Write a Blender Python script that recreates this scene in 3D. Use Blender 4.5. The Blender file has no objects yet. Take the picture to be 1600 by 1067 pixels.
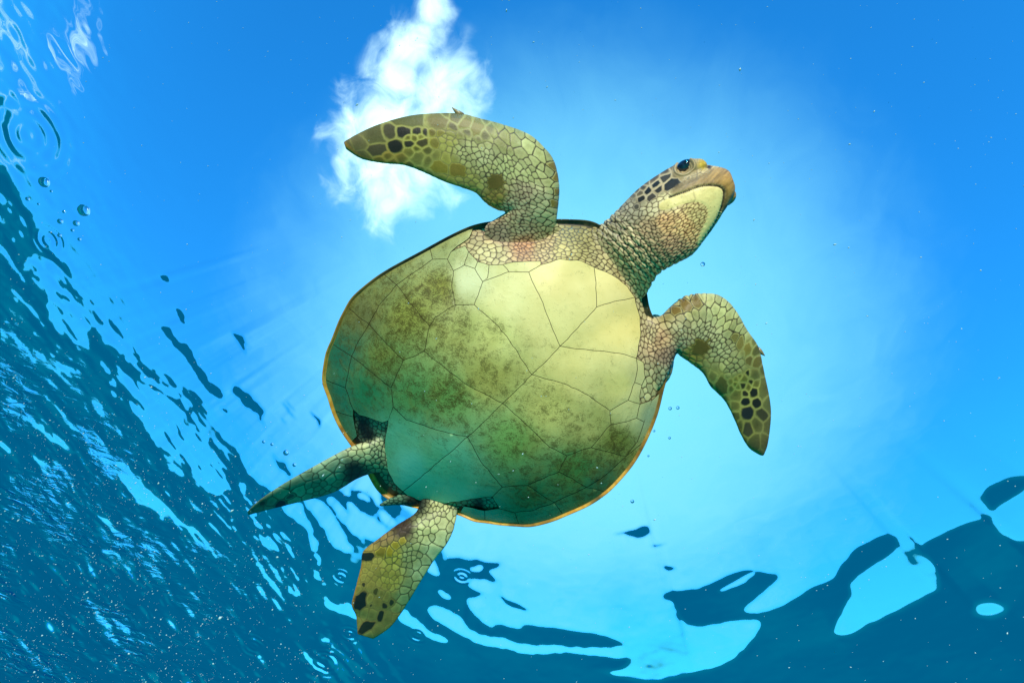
import bpy, bmesh, math, random
import numpy as np
from mathutils import Vector, Matrix
from mathutils.geometry import delaunay_2d_cdt

random.seed(7)
RNG = np.random.default_rng(7)
scene = bpy.context.scene

# ------------------------------------------------------------------ camera
# The water surface is the plane z = 0; the diver's camera hangs DEPTH metres
# below it and looks steeply upwards, the zenith a little above the centre.
DEPTH = 2.0
FPX = 800.0                      # focal length in pixels of a 1600 x 1067 picture (18 mm)
CX, CY = 800.0, 533.5
ZEN = (886.0, 250.0)             # where straight up falls in the picture
_z = np.array([(ZEN[0] - CX) / FPX, -(ZEN[1] - CY) / FPX, -1.0]); _z /= np.linalg.norm(_z)
_f = np.array([0.0, 0.0, -1.0]); _y = _f - _z * _f.dot(_z); _y /= np.linalg.norm(_y)
_x = np.cross(_y, _z)
R = np.stack([_x, _y, _z])       # camera axes -> world axes
CAMPOS = np.array([0.0, 0.0, -DEPTH])

cam = bpy.data.cameras.new("camera")
cam.sensor_fit = 'HORIZONTAL'; cam.sensor_width = 36.0; cam.lens = 18.0
cam.clip_start = 0.02; cam.clip_end = 5000.0
cam_ob = bpy.data.objects.new("camera", cam)
scene.collection.objects.link(cam_ob)
cam_ob.matrix_world = Matrix([[*R[0], CAMPOS[0]], [*R[1], CAMPOS[1]], [*R[2], CAMPOS[2]], [0, 0, 0, 1]])
scene.camera = cam_ob


def ray(px, py):
    """World direction of a picture point (length: depth 1 along the view)."""
    px = np.asarray(px, float); py = np.asarray(py, float)
    c = np.stack([(px - CX) / FPX, -(py - CY) / FPX, -np.ones_like(px)], -1)
    return c @ R.T


def P(px, py, d):
    return CAMPOS + ray(px, py) * np.asarray(d, float)[..., None]


def project(p):
    c = (np.asarray(p) - CAMPOS) @ R
    return CX + FPX * c[..., 0] / -c[..., 2], CY - FPX * c[..., 1] / -c[..., 2], -c[..., 2]


def air_q(px, py):
    """Where the refracted sight line through calm water meets a cloud layer (x/z, y/z)."""
    d = ray(px, py); d = d / np.linalg.norm(d, axis=-1, keepdims=True)
    h = d[..., :2] * 1.333
    z = np.sqrt(np.maximum(1e-4, 1 - (h ** 2).sum(-1)))
    return h / z[..., None]

# ------------------------------------------------------------------ world: sky above, deep water below
SUN_Q = air_q(880, 585)
SUN_EL = math.atan2(1.0, float(np.hypot(*SUN_Q)))
SUN_AZ = math.atan2(float(SUN_Q[0]), float(SUN_Q[1]))      # from +Y towards +X
world = bpy.data.worlds.new("World"); scene.world = world; world.use_nodes = True
nt = world.node_tree; nt.nodes.clear()


def wn(t, **k):
    n = nt.nodes.new(t)
    for a, b in k.items():
        setattr(n, a, b)
    return n


def wl(a, b):
    nt.links.new(a, b)

out = wn('ShaderNodeOutputWorld')
bg = wn('ShaderNodeBackground'); bg.inputs['Strength'].default_value = 0.15
wl(bg.outputs[0], out.inputs[0])
sky = wn('ShaderNodeTexSky', sky_type='NISHITA')
sky.sun_disc = False
sky.sun_elevation = SUN_EL; sky.sun_rotation = SUN_AZ
sky.air_density = 1.0; sky.dust_density = 1.2; sky.ozone_density = 2.0
tc = wn('ShaderNodeTexCoord')
sep = wn('ShaderNodeSeparateXYZ'); wl(tc.outputs['Generated'], sep.inputs[0])


def wmath(op, a, b=None, clamp=False):
    n = wn('ShaderNodeMath', operation=op, use_clamp=clamp)
    for i, v in enumerate((a, b)):
        if v is None:
            continue
        if isinstance(v, (int, float)):
            n.inputs[i].default_value = v
        else:
            wl(v, n.inputs[i])
    return n.outputs[0]


def wrange(v, a, b, c=0.0, d=1.0, kind='SMOOTHSTEP'):
    n = wn('ShaderNodeMapRange', interpolation_type=kind)
    wl(v, n.inputs[0])
    for i, x in enumerate((a, b, c, d)):
        n.inputs[i + 1].default_value = x
    return n.outputs[0]

# a broken fair-weather cloud: coordinates on a flat layer
zc = wmath('MAXIMUM', sep.outputs[2], 0.05)
comb = wn('ShaderNodeCombineXYZ')
wl(wmath('DIVIDE', sep.outputs[0], zc), comb.inputs[0]); wl(wmath('DIVIDE', sep.outputs[1], zc), comb.inputs[1])
warp = wn('ShaderNodeTexNoise'); warp.inputs['Scale'].default_value = 9.0; warp.inputs['Detail'].default_value = 5.0
wl(comb.outputs[0], warp.inputs['Vector'])
wv = wn('ShaderNodeVectorMath', operation='MULTIPLY_ADD')
wl(warp.outputs['Color'], wv.inputs[0]); wv.inputs[1].default_value = (0.10, 0.10, 0); wv.inputs[2].default_value = (-0.05, -0.05, 0)
wadd = wn('ShaderNodeVectorMath', operation='ADD'); wl(comb.outputs[0], wadd.inputs[0]); wl(wv.outputs[0], wadd.inputs[1])
mask = None
CLOUD = [(668, 20, 40, .9), (640, 75, 55, 1), (610, 130, 60, 1), (690, 150, 70, 1), (742, 132, 36, .8), (565, 225, 62, 1),
         (535, 285, 40, .8), (590, 290, 60, 1), (610, 220, 80, 1.15), (645, 290, 52, .9), (540, 148, 34, .55), (690, 215, 70, 1), (505, 205, 26, .5),
         (128, 62, 30, .62), (100, 95, 24, .5), (8, 60, 34, .6), (700, 300, 40, .5)]
for (x, y, r, w) in CLOUD:
    c = air_q(x, y); jr = 0.5 * (np.linalg.norm(air_q(x + r, y) - c) + np.linalg.norm(air_q(x, y + r) - c))
    dn = wn('ShaderNodeVectorMath', operation='DISTANCE'); wl(wadd.outputs[0], dn.inputs[0]); dn.inputs[1].default_value = (float(c[0]), float(c[1]), 0)
    v = wrange(dn.outputs['Value'], 0.0, float(jr) * 1.9, w, 0.0)
    mask = v if mask is None else wmath('MAXIMUM', mask, v)
cn = wn('ShaderNodeTexNoise'); cn.inputs['Scale'].default_value = 10.0; cn.inputs['Detail'].default_value = 7.0; cn.inputs['Roughness'].default_value = 0.55; cn.inputs['Distortion'].default_value = 0.7
wl(comb.outputs[0], cn.inputs['Vector'])
cm = wmath('ADD', mask, wmath('MULTIPLY', wmath('SUBTRACT', cn.outputs['Fac'], 0.5), 1.5))
cm = wmath('MULTIPLY', wrange(cm, 0.18, 1.4), wrange(mask, 0.02, 0.35))
cloudmix = wn('ShaderNodeMix', data_type='RGBA')
# bright halo behind the turtle, its glow painted into the sky colour
sq = wn('ShaderNodeVectorMath', operation='DOT_PRODUCT'); wl(tc.outputs['Generated'], sq.inputs[0])
sq.inputs[1].default_value = (math.cos(SUN_EL) * math.sin(SUN_AZ), math.cos(SUN_EL) * math.cos(SUN_AZ), math.sin(SUN_EL))
vn = wn('ShaderNodeTexNoise'); vn.inputs['Scale'].default_value = 5.0; vn.inputs['Detail'].default_value = 6.0; vn.inputs['Roughness'].default_value = 0.55; vn.inputs['Distortion'].default_value = 0.8
wl(comb.outputs[0], vn.inputs['Vector'])
vd = wmath('ADD', sq.outputs['Value'], wmath('MULTIPLY', wmath('SUBTRACT', vn.outputs['Fac'], 0.5), 0.10))
sky_glow = wn('ShaderNodeMix', data_type='RGBA'); wl(wmath('MULTIPLY', wrange(vd, 0.60, 1.0), 0.90), sky_glow.inputs[0])
wl(sky.outputs[0], sky_glow.inputs[6]); sky_glow.inputs[7].default_value = (20.0, 5.7, 4.2, 1)
wl(cm, cloudmix.inputs[0]); wl(sky_glow.outputs[2], cloudmix.inputs[6]); cloudmix.inputs[7].default_value = (92, 12, 6.6, 1)

# looking down: turquoise fill light added straight below for the tail, deep blue towards the horizontal
deep = wn('ShaderNodeValToRGB')
els = deep.color_ramp.elements
els[0].position = 0.0; els[0].color = (0.0, 0.26, 0.37, 1)
els[1].position = 1.0; els[1].color = (0.01, 1.0, 0.84, 1)
e = els.new(0.55); e.color = (0.0, 0.37, 0.47, 1)
e = els.new(0.8); e.color = (0.004, 0.66, 0.62, 1)
wl(wrange(sep.outputs[2], 0.0, -1.0, 0.0, 1.0, 'LINEAR'), deep.inputs[0])
dscale = wn('ShaderNodeVectorMath', operation='SCALE'); wl(deep.outputs[0], dscale.inputs[0]); dscale.inputs['Scale'].default_value = 2.1
mixw = wn('ShaderNodeMix', data_type='RGBA')
wl(wrange(sep.outputs[2], -0.02, 0.03), mixw.inputs[0]); wl(dscale.outputs[0], mixw.inputs[6]); wl(cloudmix.outputs[2], mixw.inputs[7])
wl(mixw.outputs[2], bg.inputs['Color'])

# ------------------------------------------------------------------ lamp standing in for a strobe: its light on the turtle's belly
# comes from the diver's side, from above in the picture, so the belly is lit at the front and turns dark towards the tail
strobe_lamp = bpy.data.lights.new("strobe_lamp", 'SUN'); strobe_lamp.energy = 2.5; strobe_lamp.angle = math.radians(3.0); strobe_lamp.color = (1.0, 0.95, 0.82)
strobe_ob = bpy.data.objects.new("strobe_lamp", strobe_lamp); scene.collection.objects.link(strobe_ob)
_L = R @ np.array([0.02, 0.79, 0.61])          # towards the light
strobe_ob.matrix_world = Vector(_L).to_track_quat('Z', 'Y').to_matrix().to_4x4()

scene.view_settings.view_transform = 'Standard'; scene.view_settings.look = 'None'
scene.view_settings.exposure = 0.85; scene.view_settings.gamma = 1.0
scene.cycles.use_denoising = True
scene.render.filter_size = 1.1
scene.cycles.max_bounces = 10; scene.cycles.transmission_bounces = 8; scene.cycles.glossy_bounces = 6
scene.cycles.diffuse_bounces = 3; scene.cycles.transparent_max_bounces = 8
scene.cycles.sample_clamp_indirect = 6.0

# ------------------------------------------------------------------ helpers
def node_mat(name):
    m = bpy.data.materials.new(name); m.use_nodes = True
    t = m.node_tree; t.nodes.clear()
    o = t.nodes.new('ShaderNodeOutputMaterial')
    return m, t, o


def mesh_np(name, co, faces, smooth=True):
    """Mesh from numpy vertices and an (n, 3|4) face array."""
    me = bpy.data.meshes.new(name)
    co = np.asarray(co, np.float32); faces = np.asarray(faces, np.int32)
    k = faces.shape[1]
    me.vertices.add(len(co)); me.vertices.foreach_set('co', co.ravel())
    me.loops.add(faces.size); me.loops.foreach_set('vertex_index', faces.ravel())
    me.polygons.add(len(faces))
    me.polygons.foreach_set('loop_start', np.arange(0, faces.size, k, dtype=np.int32))
    me.polygons.foreach_set('loop_total', np.full(len(faces), k, np.int32))
    me.update(calc_edges=True); me.validate()
    if smooth:
        me.polygons.foreach_set('use_smooth', np.ones(len(me.polygons), bool))
    return me


def link(name, me, mat=None, parent=None):
    o = bpy.data.objects.new(name, me); scene.collection.objects.link(o)
    if mat is not None:
        me.materials.clear(); me.materials.append(mat)
    if parent is not None:
        o.parent = parent
        o.matrix_parent_inverse = parent.matrix_world.inverted()
    return o


def gauss(a, s, axis):
    if s <= 0:
        return a
    n = int(3 * s) + 1
    k = np.exp(-0.5 * (np.arange(-n, n + 1) / s) ** 2); k /= k.sum()
    pad = [(0, 0)] * a.ndim; pad[axis] = (n, n)
    b = np.pad(a, pad, mode='edge'); r = np.zeros_like(a)
    for i, w in enumerate(k):
        sl = [slice(None)] * a.ndim; sl[axis] = slice(i, i + a.shape[axis])
        r += w * b[tuple(sl)]
    return r


def catmull(pts, n=4, closed=True):
    p = np.asarray(pts, float); m = len(p); res = []
    for i in range(m if closed else m - 1):
        if closed:
            a, b, c, d = p[(i - 1) % m], p[i], p[(i + 1) % m], p[(i + 2) % m]
        else:
            a, b, c, d = p[max(i - 1, 0)], p[i], p[i + 1], p[min(i + 2, m - 1)]
        for t in np.arange(n) / n:
            res.append(0.5 * (2 * b + (c - a) * t + (2 * a - 5 * b + 4 * c - d) * t * t + (3 * b - a - 3 * c + d) * t ** 3))
    if not closed:
        res.append(p[-1])
    return np.array(res)


def inside(poly, x, y):
    """Points inside a polygon (arrays x, y)."""
    r = np.zeros(x.shape, bool); q = np.asarray(poly)
    for (x0, y0), (x1, y1) in zip(q, np.roll(q, -1, 0)):
        if y0 == y1:
            continue
        c = ((y0 > y) != (y1 > y)) & (x < (x1 - x0) * (y - y0) / (y1 - y0) + x0)
        r ^= c
    return r


def vnoise(x, y, seed=0, octaves=3, rough=0.5):
    """Value noise, about -1 .. 1."""
    tot = np.zeros_like(x, dtype=float); amp = 1.0; nrm = 0
    for o in range(octaves):
        g = np.random.default_rng(seed + o * 17).random((256, 256)) * 2 - 1
        xi = np.floor(x).astype(int); yi = np.floor(y).astype(int); fx = x - xi; fy = y - yi
        fx = fx * fx * (3 - 2 * fx); fy = fy * fy * (3 - 2 * fy)
        a = g[xi % 256, yi % 256]; b = g[(xi + 1) % 256, yi % 256]; c = g[xi % 256, (yi + 1) % 256]; d = g[(xi + 1) % 256, (yi + 1) % 256]
        tot += amp * (a * (1 - fx) * (1 - fy) + b * fx * (1 - fy) + c * (1 - fx) * fy + d * fx * fy)
        nrm += amp; amp *= rough; x = x * 2.03 + 11.3; y = y * 2.03 + 5.7
    return tot / nrm

# ------------------------------------------------------------------ the water surface
# Waves: the steepness of the swell decides where the surface passes the sky and where it mirrors the deep
# (critical angle 48.6 degrees).  The large crests and troughs are laid out along their outlines, ripples and rings on top.
SWELL = [  # (1 = steep face that mirrors the deep, 0 = face that opens to the sky), blur, outline
 (1, 3, [(-160, 200), (-80, 240), (0, 268), (21, 297), (37, 323), (52, 338), (58, 362), (75, 389), (90, 400), (101, 413), (108, 430), (116, 449), (126, 468),
         (140, 500), (156, 520), (169, 535), (187, 550), (216, 567), (244, 578), (266, 588), (286, 603), (316, 627), (329, 650), (346, 684),
         (359, 695), (369, 697), (380, 719), (391, 738), (406, 751), (421, 759), (440, 770), (500, 760), (572, 738), (600, 760), (650, 800), (691, 854), (707, 867),
         (727, 867), (785, 882), (763, 893), (774, 911), (750, 906), (733, 909), (740, 922), (759, 932), (733, 937), (737, 955), (769, 983), (774, 973),
         (815, 984), (818, 976), (870, 981), (935, 991), (966, 1005), (980, 1020), (980, 1036), (954, 1048), (925, 1046), (958, 1054), (1009, 1064), (1075, 1053), (1132, 1037),
         (1158, 1020), (1180, 994), (1187, 974), (1162, 974), (1088, 983), (1066, 972), (1057, 950), (1051, 941), (1038, 935), (1049, 926), (1097, 917),
         (1145, 895), (1171, 891), (1206, 898), (1218, 903), (1197, 928), (1167, 954), (1176, 959), (1224, 946), (1263, 922), (1302, 908), (1316, 889),
         (1337, 862), (1364, 845), (1388, 837), (1404, 854), (1390, 871), (1337, 908), (1329, 919), (1329, 937), (1307, 985), (1311, 993), (1329, 992), (1381, 967),
         (1456, 928), (1468, 915), (1466, 893), (1460, 880), (1442, 858), (1451, 845), (1512, 817), (1547, 810), (1552, 819), (1574, 841), (1600, 845), (1680, 840), (1700, 1300), (-160, 1300)]),
 (1, 4, [(1539, 779), (1547, 762), (1582, 752), (1610, 752), (1600, 771), (1556, 797), (1545, 790)]),
 (0, 4, [(1521, 954), (1534, 945), (1556, 943), (1578, 954), (1556, 965), (1534, 965)]),
 (0, 2, [(1180, 893), (1154, 907), (1125, 924), (1130, 925), (1160, 911), (1176, 901)]),
 (1, 2, [(957, 836), (979, 830), (1009, 821), (1018, 834), (1001, 845), (980, 838)]),
 (1, 2, [(1016, 856), (1028, 850), (1040, 849), (1030, 855)]), (1, 2, [(1036, 888), (1046, 885), (1056, 889), (1046, 892)]),
 # tongues of sky between the turtle's hind flippers
 (0, 2, [(443, 796), (465, 787), (476, 810), (486, 828), (495, 855), (491, 861), (479, 831), (460, 812)]),
 (0, 2, [(473, 784), (492, 781), (524, 810), (536, 837), (549, 861), (530, 858), (510, 838), (500, 816)]),
 (0, 2, [(510, 780), (524, 780), (543, 804), (545, 784), (564, 802), (590, 816), (605, 825), (584, 843), (570, 837), (564, 840), (545, 829), (537, 820), (528, 808)]),
 (0, 2, [(534, 760), (572, 735), (594, 775), (590, 789), (582, 774), (560, 762), (548, 763), (545, 774)]),
 (0, 2, [(591, 804), (599, 802), (618, 814), (606, 820)]), (0, 2, [(560, 770), (568, 771), (576, 781), (566, 779)]),
 (0, 2, [(491, 866), (497, 868), (502, 885), (498, 886)]),
 (0, 2, [(667, 952), (688, 952), (714, 965), (740, 987), (785, 997), (818, 1007), (870, 1009), (935, 1013), (985, 1010), (1000, 1040), (977, 1031), (886, 1020), (837, 1022),
         (792, 1012), (750, 1004), (707, 984), (678, 968)]),
 (0, 2, [(623, 958), (636, 958), (662, 981), (688, 994), (701, 1002), (691, 1004), (662, 991), (623, 968)]),
 (0, 2, [(506, 934), (522, 945), (548, 948), (560, 971), (532, 961), (512, 948)]), (0, 2, [(683, 926), (690, 925), (704, 937), (696, 937)]),
 (0, 2, [(735, 888), (752, 884), (750, 891)]), (1, 2, [(779, 932), (790, 936), (828, 955), (800, 950)]),
 (0, 2, [(667, 890), (675, 875), (685, 897), (676, 893)]),
 # streaks of mirrored deep inside the window, left
 (1, 2, [(249, 512), (267, 512), (276, 526), (299, 546), (308, 566), (326, 591), (346, 611), (348, 625), (337, 625), (319, 611), (306, 596), (297, 575), (279, 553), (270, 537), (254, 521)]),
 (1, 1.5, [(272, 481), (281, 485), (292, 503), (288, 505), (276, 492)]), (1, 1.5, [(248, 429), (261, 431), (265, 443), (254, 440)]),
 (1, 1.5, [(362, 520), (378, 524), (390, 542), (380, 535), (383, 555), (371, 539)]),
 (1, 2, [(361, 611), (365, 600), (387, 614), (406, 633), (414, 644), (408, 654), (417, 671), (406, 661), (399, 650), (380, 635)]),
 (1, 1.5, [(442, 624), (461, 641), (452, 637)]), (1, 1.5, [(436, 631), (450, 642), (461, 654), (446, 645)]), (1, 1.5, [(483, 642), (500, 657), (498, 667), (490, 655)]),
 (1, 1.5, [(438, 652), (449, 662), (442, 660)]), (1, 2, [(424, 708), (434, 716), (451, 727), (457, 744), (449, 745), (434, 731)]),
 (1, 1.5, [(341, 637), (350, 639), (354, 646), (346, 645)]), (1, 1.5, [(378, 691), (388, 702), (382, 700)]),
 # streaks of sky in the mirror, left
 (0, 2, [(47, 400), (62, 408), (71, 422), (82, 437), (97, 454), (112, 471), (127, 477), (150, 505), (139, 520), (139, 546), (105, 527), (86, 511), (75, 490), (75, 464), (62, 451), (60, 434), (36, 419), (40, 405)]),
 (0, 2, [(182, 571), (196, 582), (212, 596), (234, 609), (262, 624), (275, 640), (290, 659), (312, 682), (325, 700), (335, 716), (345, 740), (359, 759), (343, 774), (335, 775), (316, 763), (301, 747), (279, 725), (256, 702), (237, 687), (224, 661), (214, 650), (212, 630), (200, 610), (190, 600), (183, 585)]),
 (0, 2, [(66, 622), (84, 644), (97, 661), (116, 680), (135, 695), (146, 719), (161, 740), (184, 758), (224, 790), (258, 810), (289, 835), (321, 866), (341, 875), (330, 860), (307, 833), (271, 801), (233, 763), (211, 743), (190, 722), (172, 710), (161, 699), (139, 676), (112, 661), (94, 644), (75, 624)]),
 (0, 1.5, [(24, 648), (37, 650), (60, 661), (69, 674), (88, 680), (112, 704), (129, 719), (112, 710), (84, 693), (62, 672), (37, 657)]),
 (0, 1.5, [(0, 512), (22, 522), (37, 542), (54, 561), (49, 565), (28, 542)]), (0, 1.5, [(6, 496), (24, 512), (22, 516), (8, 503)]),
 (0, 1.5, [(67, 557), (82, 565), (120, 582), (112, 583), (86, 572)]), (0, 1.5, [(60, 559), (81, 574), (74, 572)]), (0, 1.5, [(86, 576), (131, 591), (110, 588)]),
 (0, 1.5, [(388, 861), (395, 862), (415, 893), (445, 938), (440, 940), (410, 900)]), (0, 1.5, [(403, 863), (412, 868), (437, 905), (458, 926), (452, 928), (425, 900)]), (0, 1.5, [(417, 868), (440, 893), (455, 915), (445, 905), (425, 880)]),
 (0, 1.5, [(219, 581), (237, 596), (254, 605), (275, 622), (266, 622), (245, 609), (222, 596)]), (0, 1.5, [(282, 624), (294, 638), (288, 636)]),
 (0, 1.5, [(309, 631), (320, 635), (331, 654), (340, 676), (333, 671), (322, 642)]), (0, 1.5, [(290, 705), (310, 722), (330, 760), (305, 735)]),
 (0, 1.5, [(250, 710), (268, 720), (290, 745), (268, 738)]), (0, 1.5, [(216, 640), (236, 662), (222, 656)]),
 (0, 1.5, [(205, 690), (225, 712), (250, 740), (228, 722)]), (0, 1.5, [(292, 778), (310, 795), (318, 806), (300, 795)]), (0, 1.5, [(320, 775), (345, 795), (336, 793)]),
 (1, 1.2, [(252, 653), (272, 685), (262, 676)]), (1, 1.2, [(270, 660), (292, 690), (280, 684)]), (1, 1.2, [(272, 672), (288, 685), (280, 688)]),
 (1, 1.2, [(290, 700), (318, 740), (300, 722)]), (1, 1.2, [(240, 620), (252, 632), (244, 630)]),
]


def swell_mask():
    M = 160; Wd, Ht = 1600 + 2 * M, 1067 + 2 * M
    base = np.zeros((Ht, Wd), np.float32)
    yy, xx = np.mgrid[0:Ht, 0:Wd]
    res = np.zeros((Ht, Wd), np.float32)
    for i, (v, blur, poly) in enumerate(SWELL):
        q = catmull(poly, 4) + M
        x0, y0 = np.maximum(np.floor(q.min(0) - 3 * blur - 4).astype(int), 0)
        x1, y1 = np.ceil(q.max(0) + 3 * blur + 4).astype(int)
        x1 = min(x1, Wd); y1 = min(y1, Ht)
        sx, sy = xx[y0:y1, x0:x1], yy[y0:y1, x0:x1]
        # ragged edges: the outline wobbles with the ripples, more so on the left
        amp = np.interp(sx - M, [0, 450, 900, 1600], [5, 4, 2, 0.6])
        wx = sx + amp * vnoise(sx / 9.0, sy / 9.0, 31, 2); wy = sy + amp * vnoise(sx / 9.0, sy / 9.0, 57, 2)
        m = inside(q, wx, wy).astype(np.float32)
        m = gauss(gauss(m, blur, 0), blur, 1)
        cur = res[y0:y1, x0:x1]
        res[y0:y1, x0:x1] = np.maximum(cur, m) if v else np.minimum(cur, 1 - m)
    # procession of small steep ripples under the breeze, lower left: long along the crests, thin across
    X, Y = (xx - M).astype(float), (yy - M).astype(float)
    ca, sa = math.cos(math.radians(50)), math.sin(math.radians(50))
    bend = 26 * vnoise(X / 190, Y / 190, 150, 2)
    a = X * ca + Y * sa; b = -X * sa + Y * ca + bend
    far = np.clip((b - 150) / 60, 0, 1) * np.clip((760 - X) / 260, 0, 1)
    clump = np.clip(vnoise(X / 85, Y / 85, 160, 2) * 1.6 + 0.30, 0, 1) * np.clip((700 - b) / 330, 0.25, 1)
    s1 = vnoise(a / 42, b / 6.5, 161, 2); s2 = vnoise(a / 15, b / 4.5, 163, 2)
    m1 = np.clip((s1 - 0.50 + 0.42 * clump) / 0.10, 0, 1) * far; m2 = np.clip((s2 - 0.56 + 0.36 * clump) / 0.10, 0, 1) * far
    rip = gauss(gauss(np.maximum(m1, m2).astype(np.float32), 0.9, 0), 0.9, 1)
    res = res * (1 - rip)
    # and slits of mirrored deep inside the long bright streaks
    s3 = np.clip((vnoise(a / 30, b / 5.0, 165, 2) - 0.38) / 0.1, 0, 1) * far
    res = np.maximum(res, gauss(s3.astype(np.float32), 0.8, 0) * np.clip(far, 0, 1) * (res < 0.6))
    return res, M


def build_water():
    mask, M = swell_mask()
    crit = math.asin(1 / 1.333)
    # rings of vertices around the point above the camera, close together where the swell matters
    r = np.concatenate([np.linspace(0.02, 1.3, 110, endpoint=False), np.linspace(1.3, 4.4, 480, endpoint=False), np.linspace(4.4, 6.5, 120, endpoint=False),
                        np.geomspace(6.5, 900, 60)])
    # picture-down is +Y: finer there
    ph = np.concatenate([np.linspace(-math.pi * 0.62, math.pi * 0.62, 1080, endpoint=False), np.linspace(math.pi * 0.62, math.pi * 1.38, 200, endpoint=False)])
    rr, pp = np.meshgrid(r, ph, indexing='ij')
    X = rr * np.sin(pp); Y = rr * np.cos(pp)
    th = np.arctan2(rr, DEPTH)
    px, py, dd = project(np.stack([X, Y, np.zeros_like(X)], -1))
    ok = (dd > 0.05) & (px > -M + 4) & (px < 1600 + M - 4) & (py > -M + 4) & (py < 1067 + M - 4)
    ix = np.clip(np.where(ok, px, 0) + M, 0, mask.shape[1] - 2); iy = np.clip(np.where(ok, py, 0) + M, 0, mask.shape[0] - 2)
    x0 = ix.astype(int); y0 = iy.astype(int); fx = ix - x0; fy = iy - y0
    m = mask[y0, x0] * (1 - fx) * (1 - fy) + mask[y0, x0 + 1] * fx * (1 - fy) + mask[y0 + 1, x0] * (1 - fx) * fy + mask[y0 + 1, x0 + 1] * fx * fy
    wob = vnoise(X / 0.5, Y / 0.5, 5, 3) * math.radians(3.0)
    A = math.radians(3.5)
    d = m * np.maximum(0, crit + A - th) + (1 - m) * np.minimum(0, crit - 1.3 * A - th)
    fade = np.clip(np.minimum.reduce([px + M, 1600 + M - px, py + M, 1067 + M - py]) / 120.0, 0, 1)
    d = np.where(ok, d * np.where(ok, fade, 0), 0) + np.where(ok, 0, wob)
    slope = np.tan(np.clip(d, -0.55, 0.55))
    dr = np.gradient(r)[:, None]
    # take out the slow part so that the sheet stays level over half a metre
    h = np.cumsum(slope * dr, 0)
    rl = np.linspace(0.0, 7.0, 1400); k = int(0.60 / (rl[1] - rl[0]))
    low = np.empty_like(h)
    n_in = int((r < 7.0).sum())
    hl = np.empty((len(rl), h.shape[1]))
    for j in range(h.shape[1]):
        hl[:, j] = np.interp(rl, r, h[:, j])
    s = gauss(hl, k / 2, 0)
    for j in range(h.shape[1]):
        low[:, j] = np.interp(r, rl, s[:, j])
    h = h - low
    h *= np.clip((6.4 - rr) / 1.5, 0, 1)
    # ripples: choppy on the left, glassy on the right
    chop = np.clip((-X - 0.4) / 1.6, 0, 1) * np.clip((rr - 1.2) / 1.0, 0, 1)
    fadefar = np.clip((6.4 - rr) / 1.5, 0, 1)
    ca, sa = math.cos(0.75), math.sin(0.75)
    U = X * ca + Y * sa; V = -X * sa + Y * ca
    h += chop * fadefar * (0.0016 * vnoise(V / 0.045, U / 0.10, 3, 2) + 0.004 * vnoise(V / 0.16, U / 0.35, 9, 2))
    h += fadefar * 0.007 * vnoise(X / 0.5, Y / 0.5, 77, 2) + fadefar * 0.0005 * vnoise(X / 0.07, Y / 0.07, 79, 2)
    h += 0.02 * vnoise(X / 1.7, Y / 1.7, 99, 2) * np.clip(rr / 3, 0.15, 1)
    # rings where drops or bubbles broke the surface
    for (cx, cy, wl_, rad, amp) in [(42, 212, 0.055, 0.16, 0.0022), (76, 376, 0.03, 0.06, 0.003), (395, 1012, 0.035, 0.08, 0.0035), (508, 1034, 0.035, 0.09, 0.0035),
                                    (545, 992, 0.03, 0.05, 0.003), (652, 992, 0.03, 0.05, 0.003), (722, 900, 0.03, 0.04, 0.003), (532, 902, 0.03, 0.04, 0.003), (250, 985, 0.03, 0.05, 0.003)]:
        q = ray(cx, cy); q = q / q[2] * DEPTH
        dist = np.hypot(X - q[0], Y - q[1])
        amp = amp * 0.6 * (0.55 + 0.45 * vnoise(X / 0.09 + cx, Y / 0.09 + cy, 4, 2))
        h += amp * np.cos(dist * 2 * math.pi / wl_) * np.exp(-((dist - rad * 0.6) / (rad * 0.55)) ** 2)
    co = np.stack([X, Y, h], -1)
    nr, nphi = len(r), len(ph)
    idx = np.arange(nr * nphi).reshape(nr, nphi)
    a = idx[:-1]; b = idx[1:]
    f = np.stack([a, np.roll(a, -1, 1), np.roll(b, -1, 1), b], -1).reshape(-1, 4)
    co = co.reshape(-1, 3)
    co = np.vstack([co, [[0, 0, float(h[0].mean())]]])
    c = len(co) - 1
    tri = np.stack([np.full(nphi, c), np.roll(idx[0], -1), idx[0], idx[0]], -1)
    me = bpy.data.meshes.new('water')
    fl = [tuple(t[:3]) for t in tri.tolist()]
    me = mesh_np('water', co, f)
    bm = bmesh.new(); bm.from_mesh(me); bm.verts.ensure_lookup_table()
    for t in fl:
        bm.faces.new([bm.verts[i] for i in t]).smooth = True
    bmesh.ops.recalc_face_normals(bm, faces=bm.faces[:1])
    bm.normal_update()
    if sum(fc.normal.z for fc in list(bm.faces)[:200]) < 0:
        bmesh.ops.reverse_faces(bm, faces=bm.faces)
    bm.to_mesh(me); bm.free()
    return me


mat_water, t, o = node_mat('sea_water')
gl = t.nodes.new('ShaderNodeBsdfGlass'); gl.inputs['IOR'].default_value = 1.333; gl.inputs['Roughness'].default_value = 0.0
gl.inputs['Color'].default_value = (0.05, 0.57, 1.0, 1)
t.links.new(gl.outputs[0], o.inputs[0])
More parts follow.
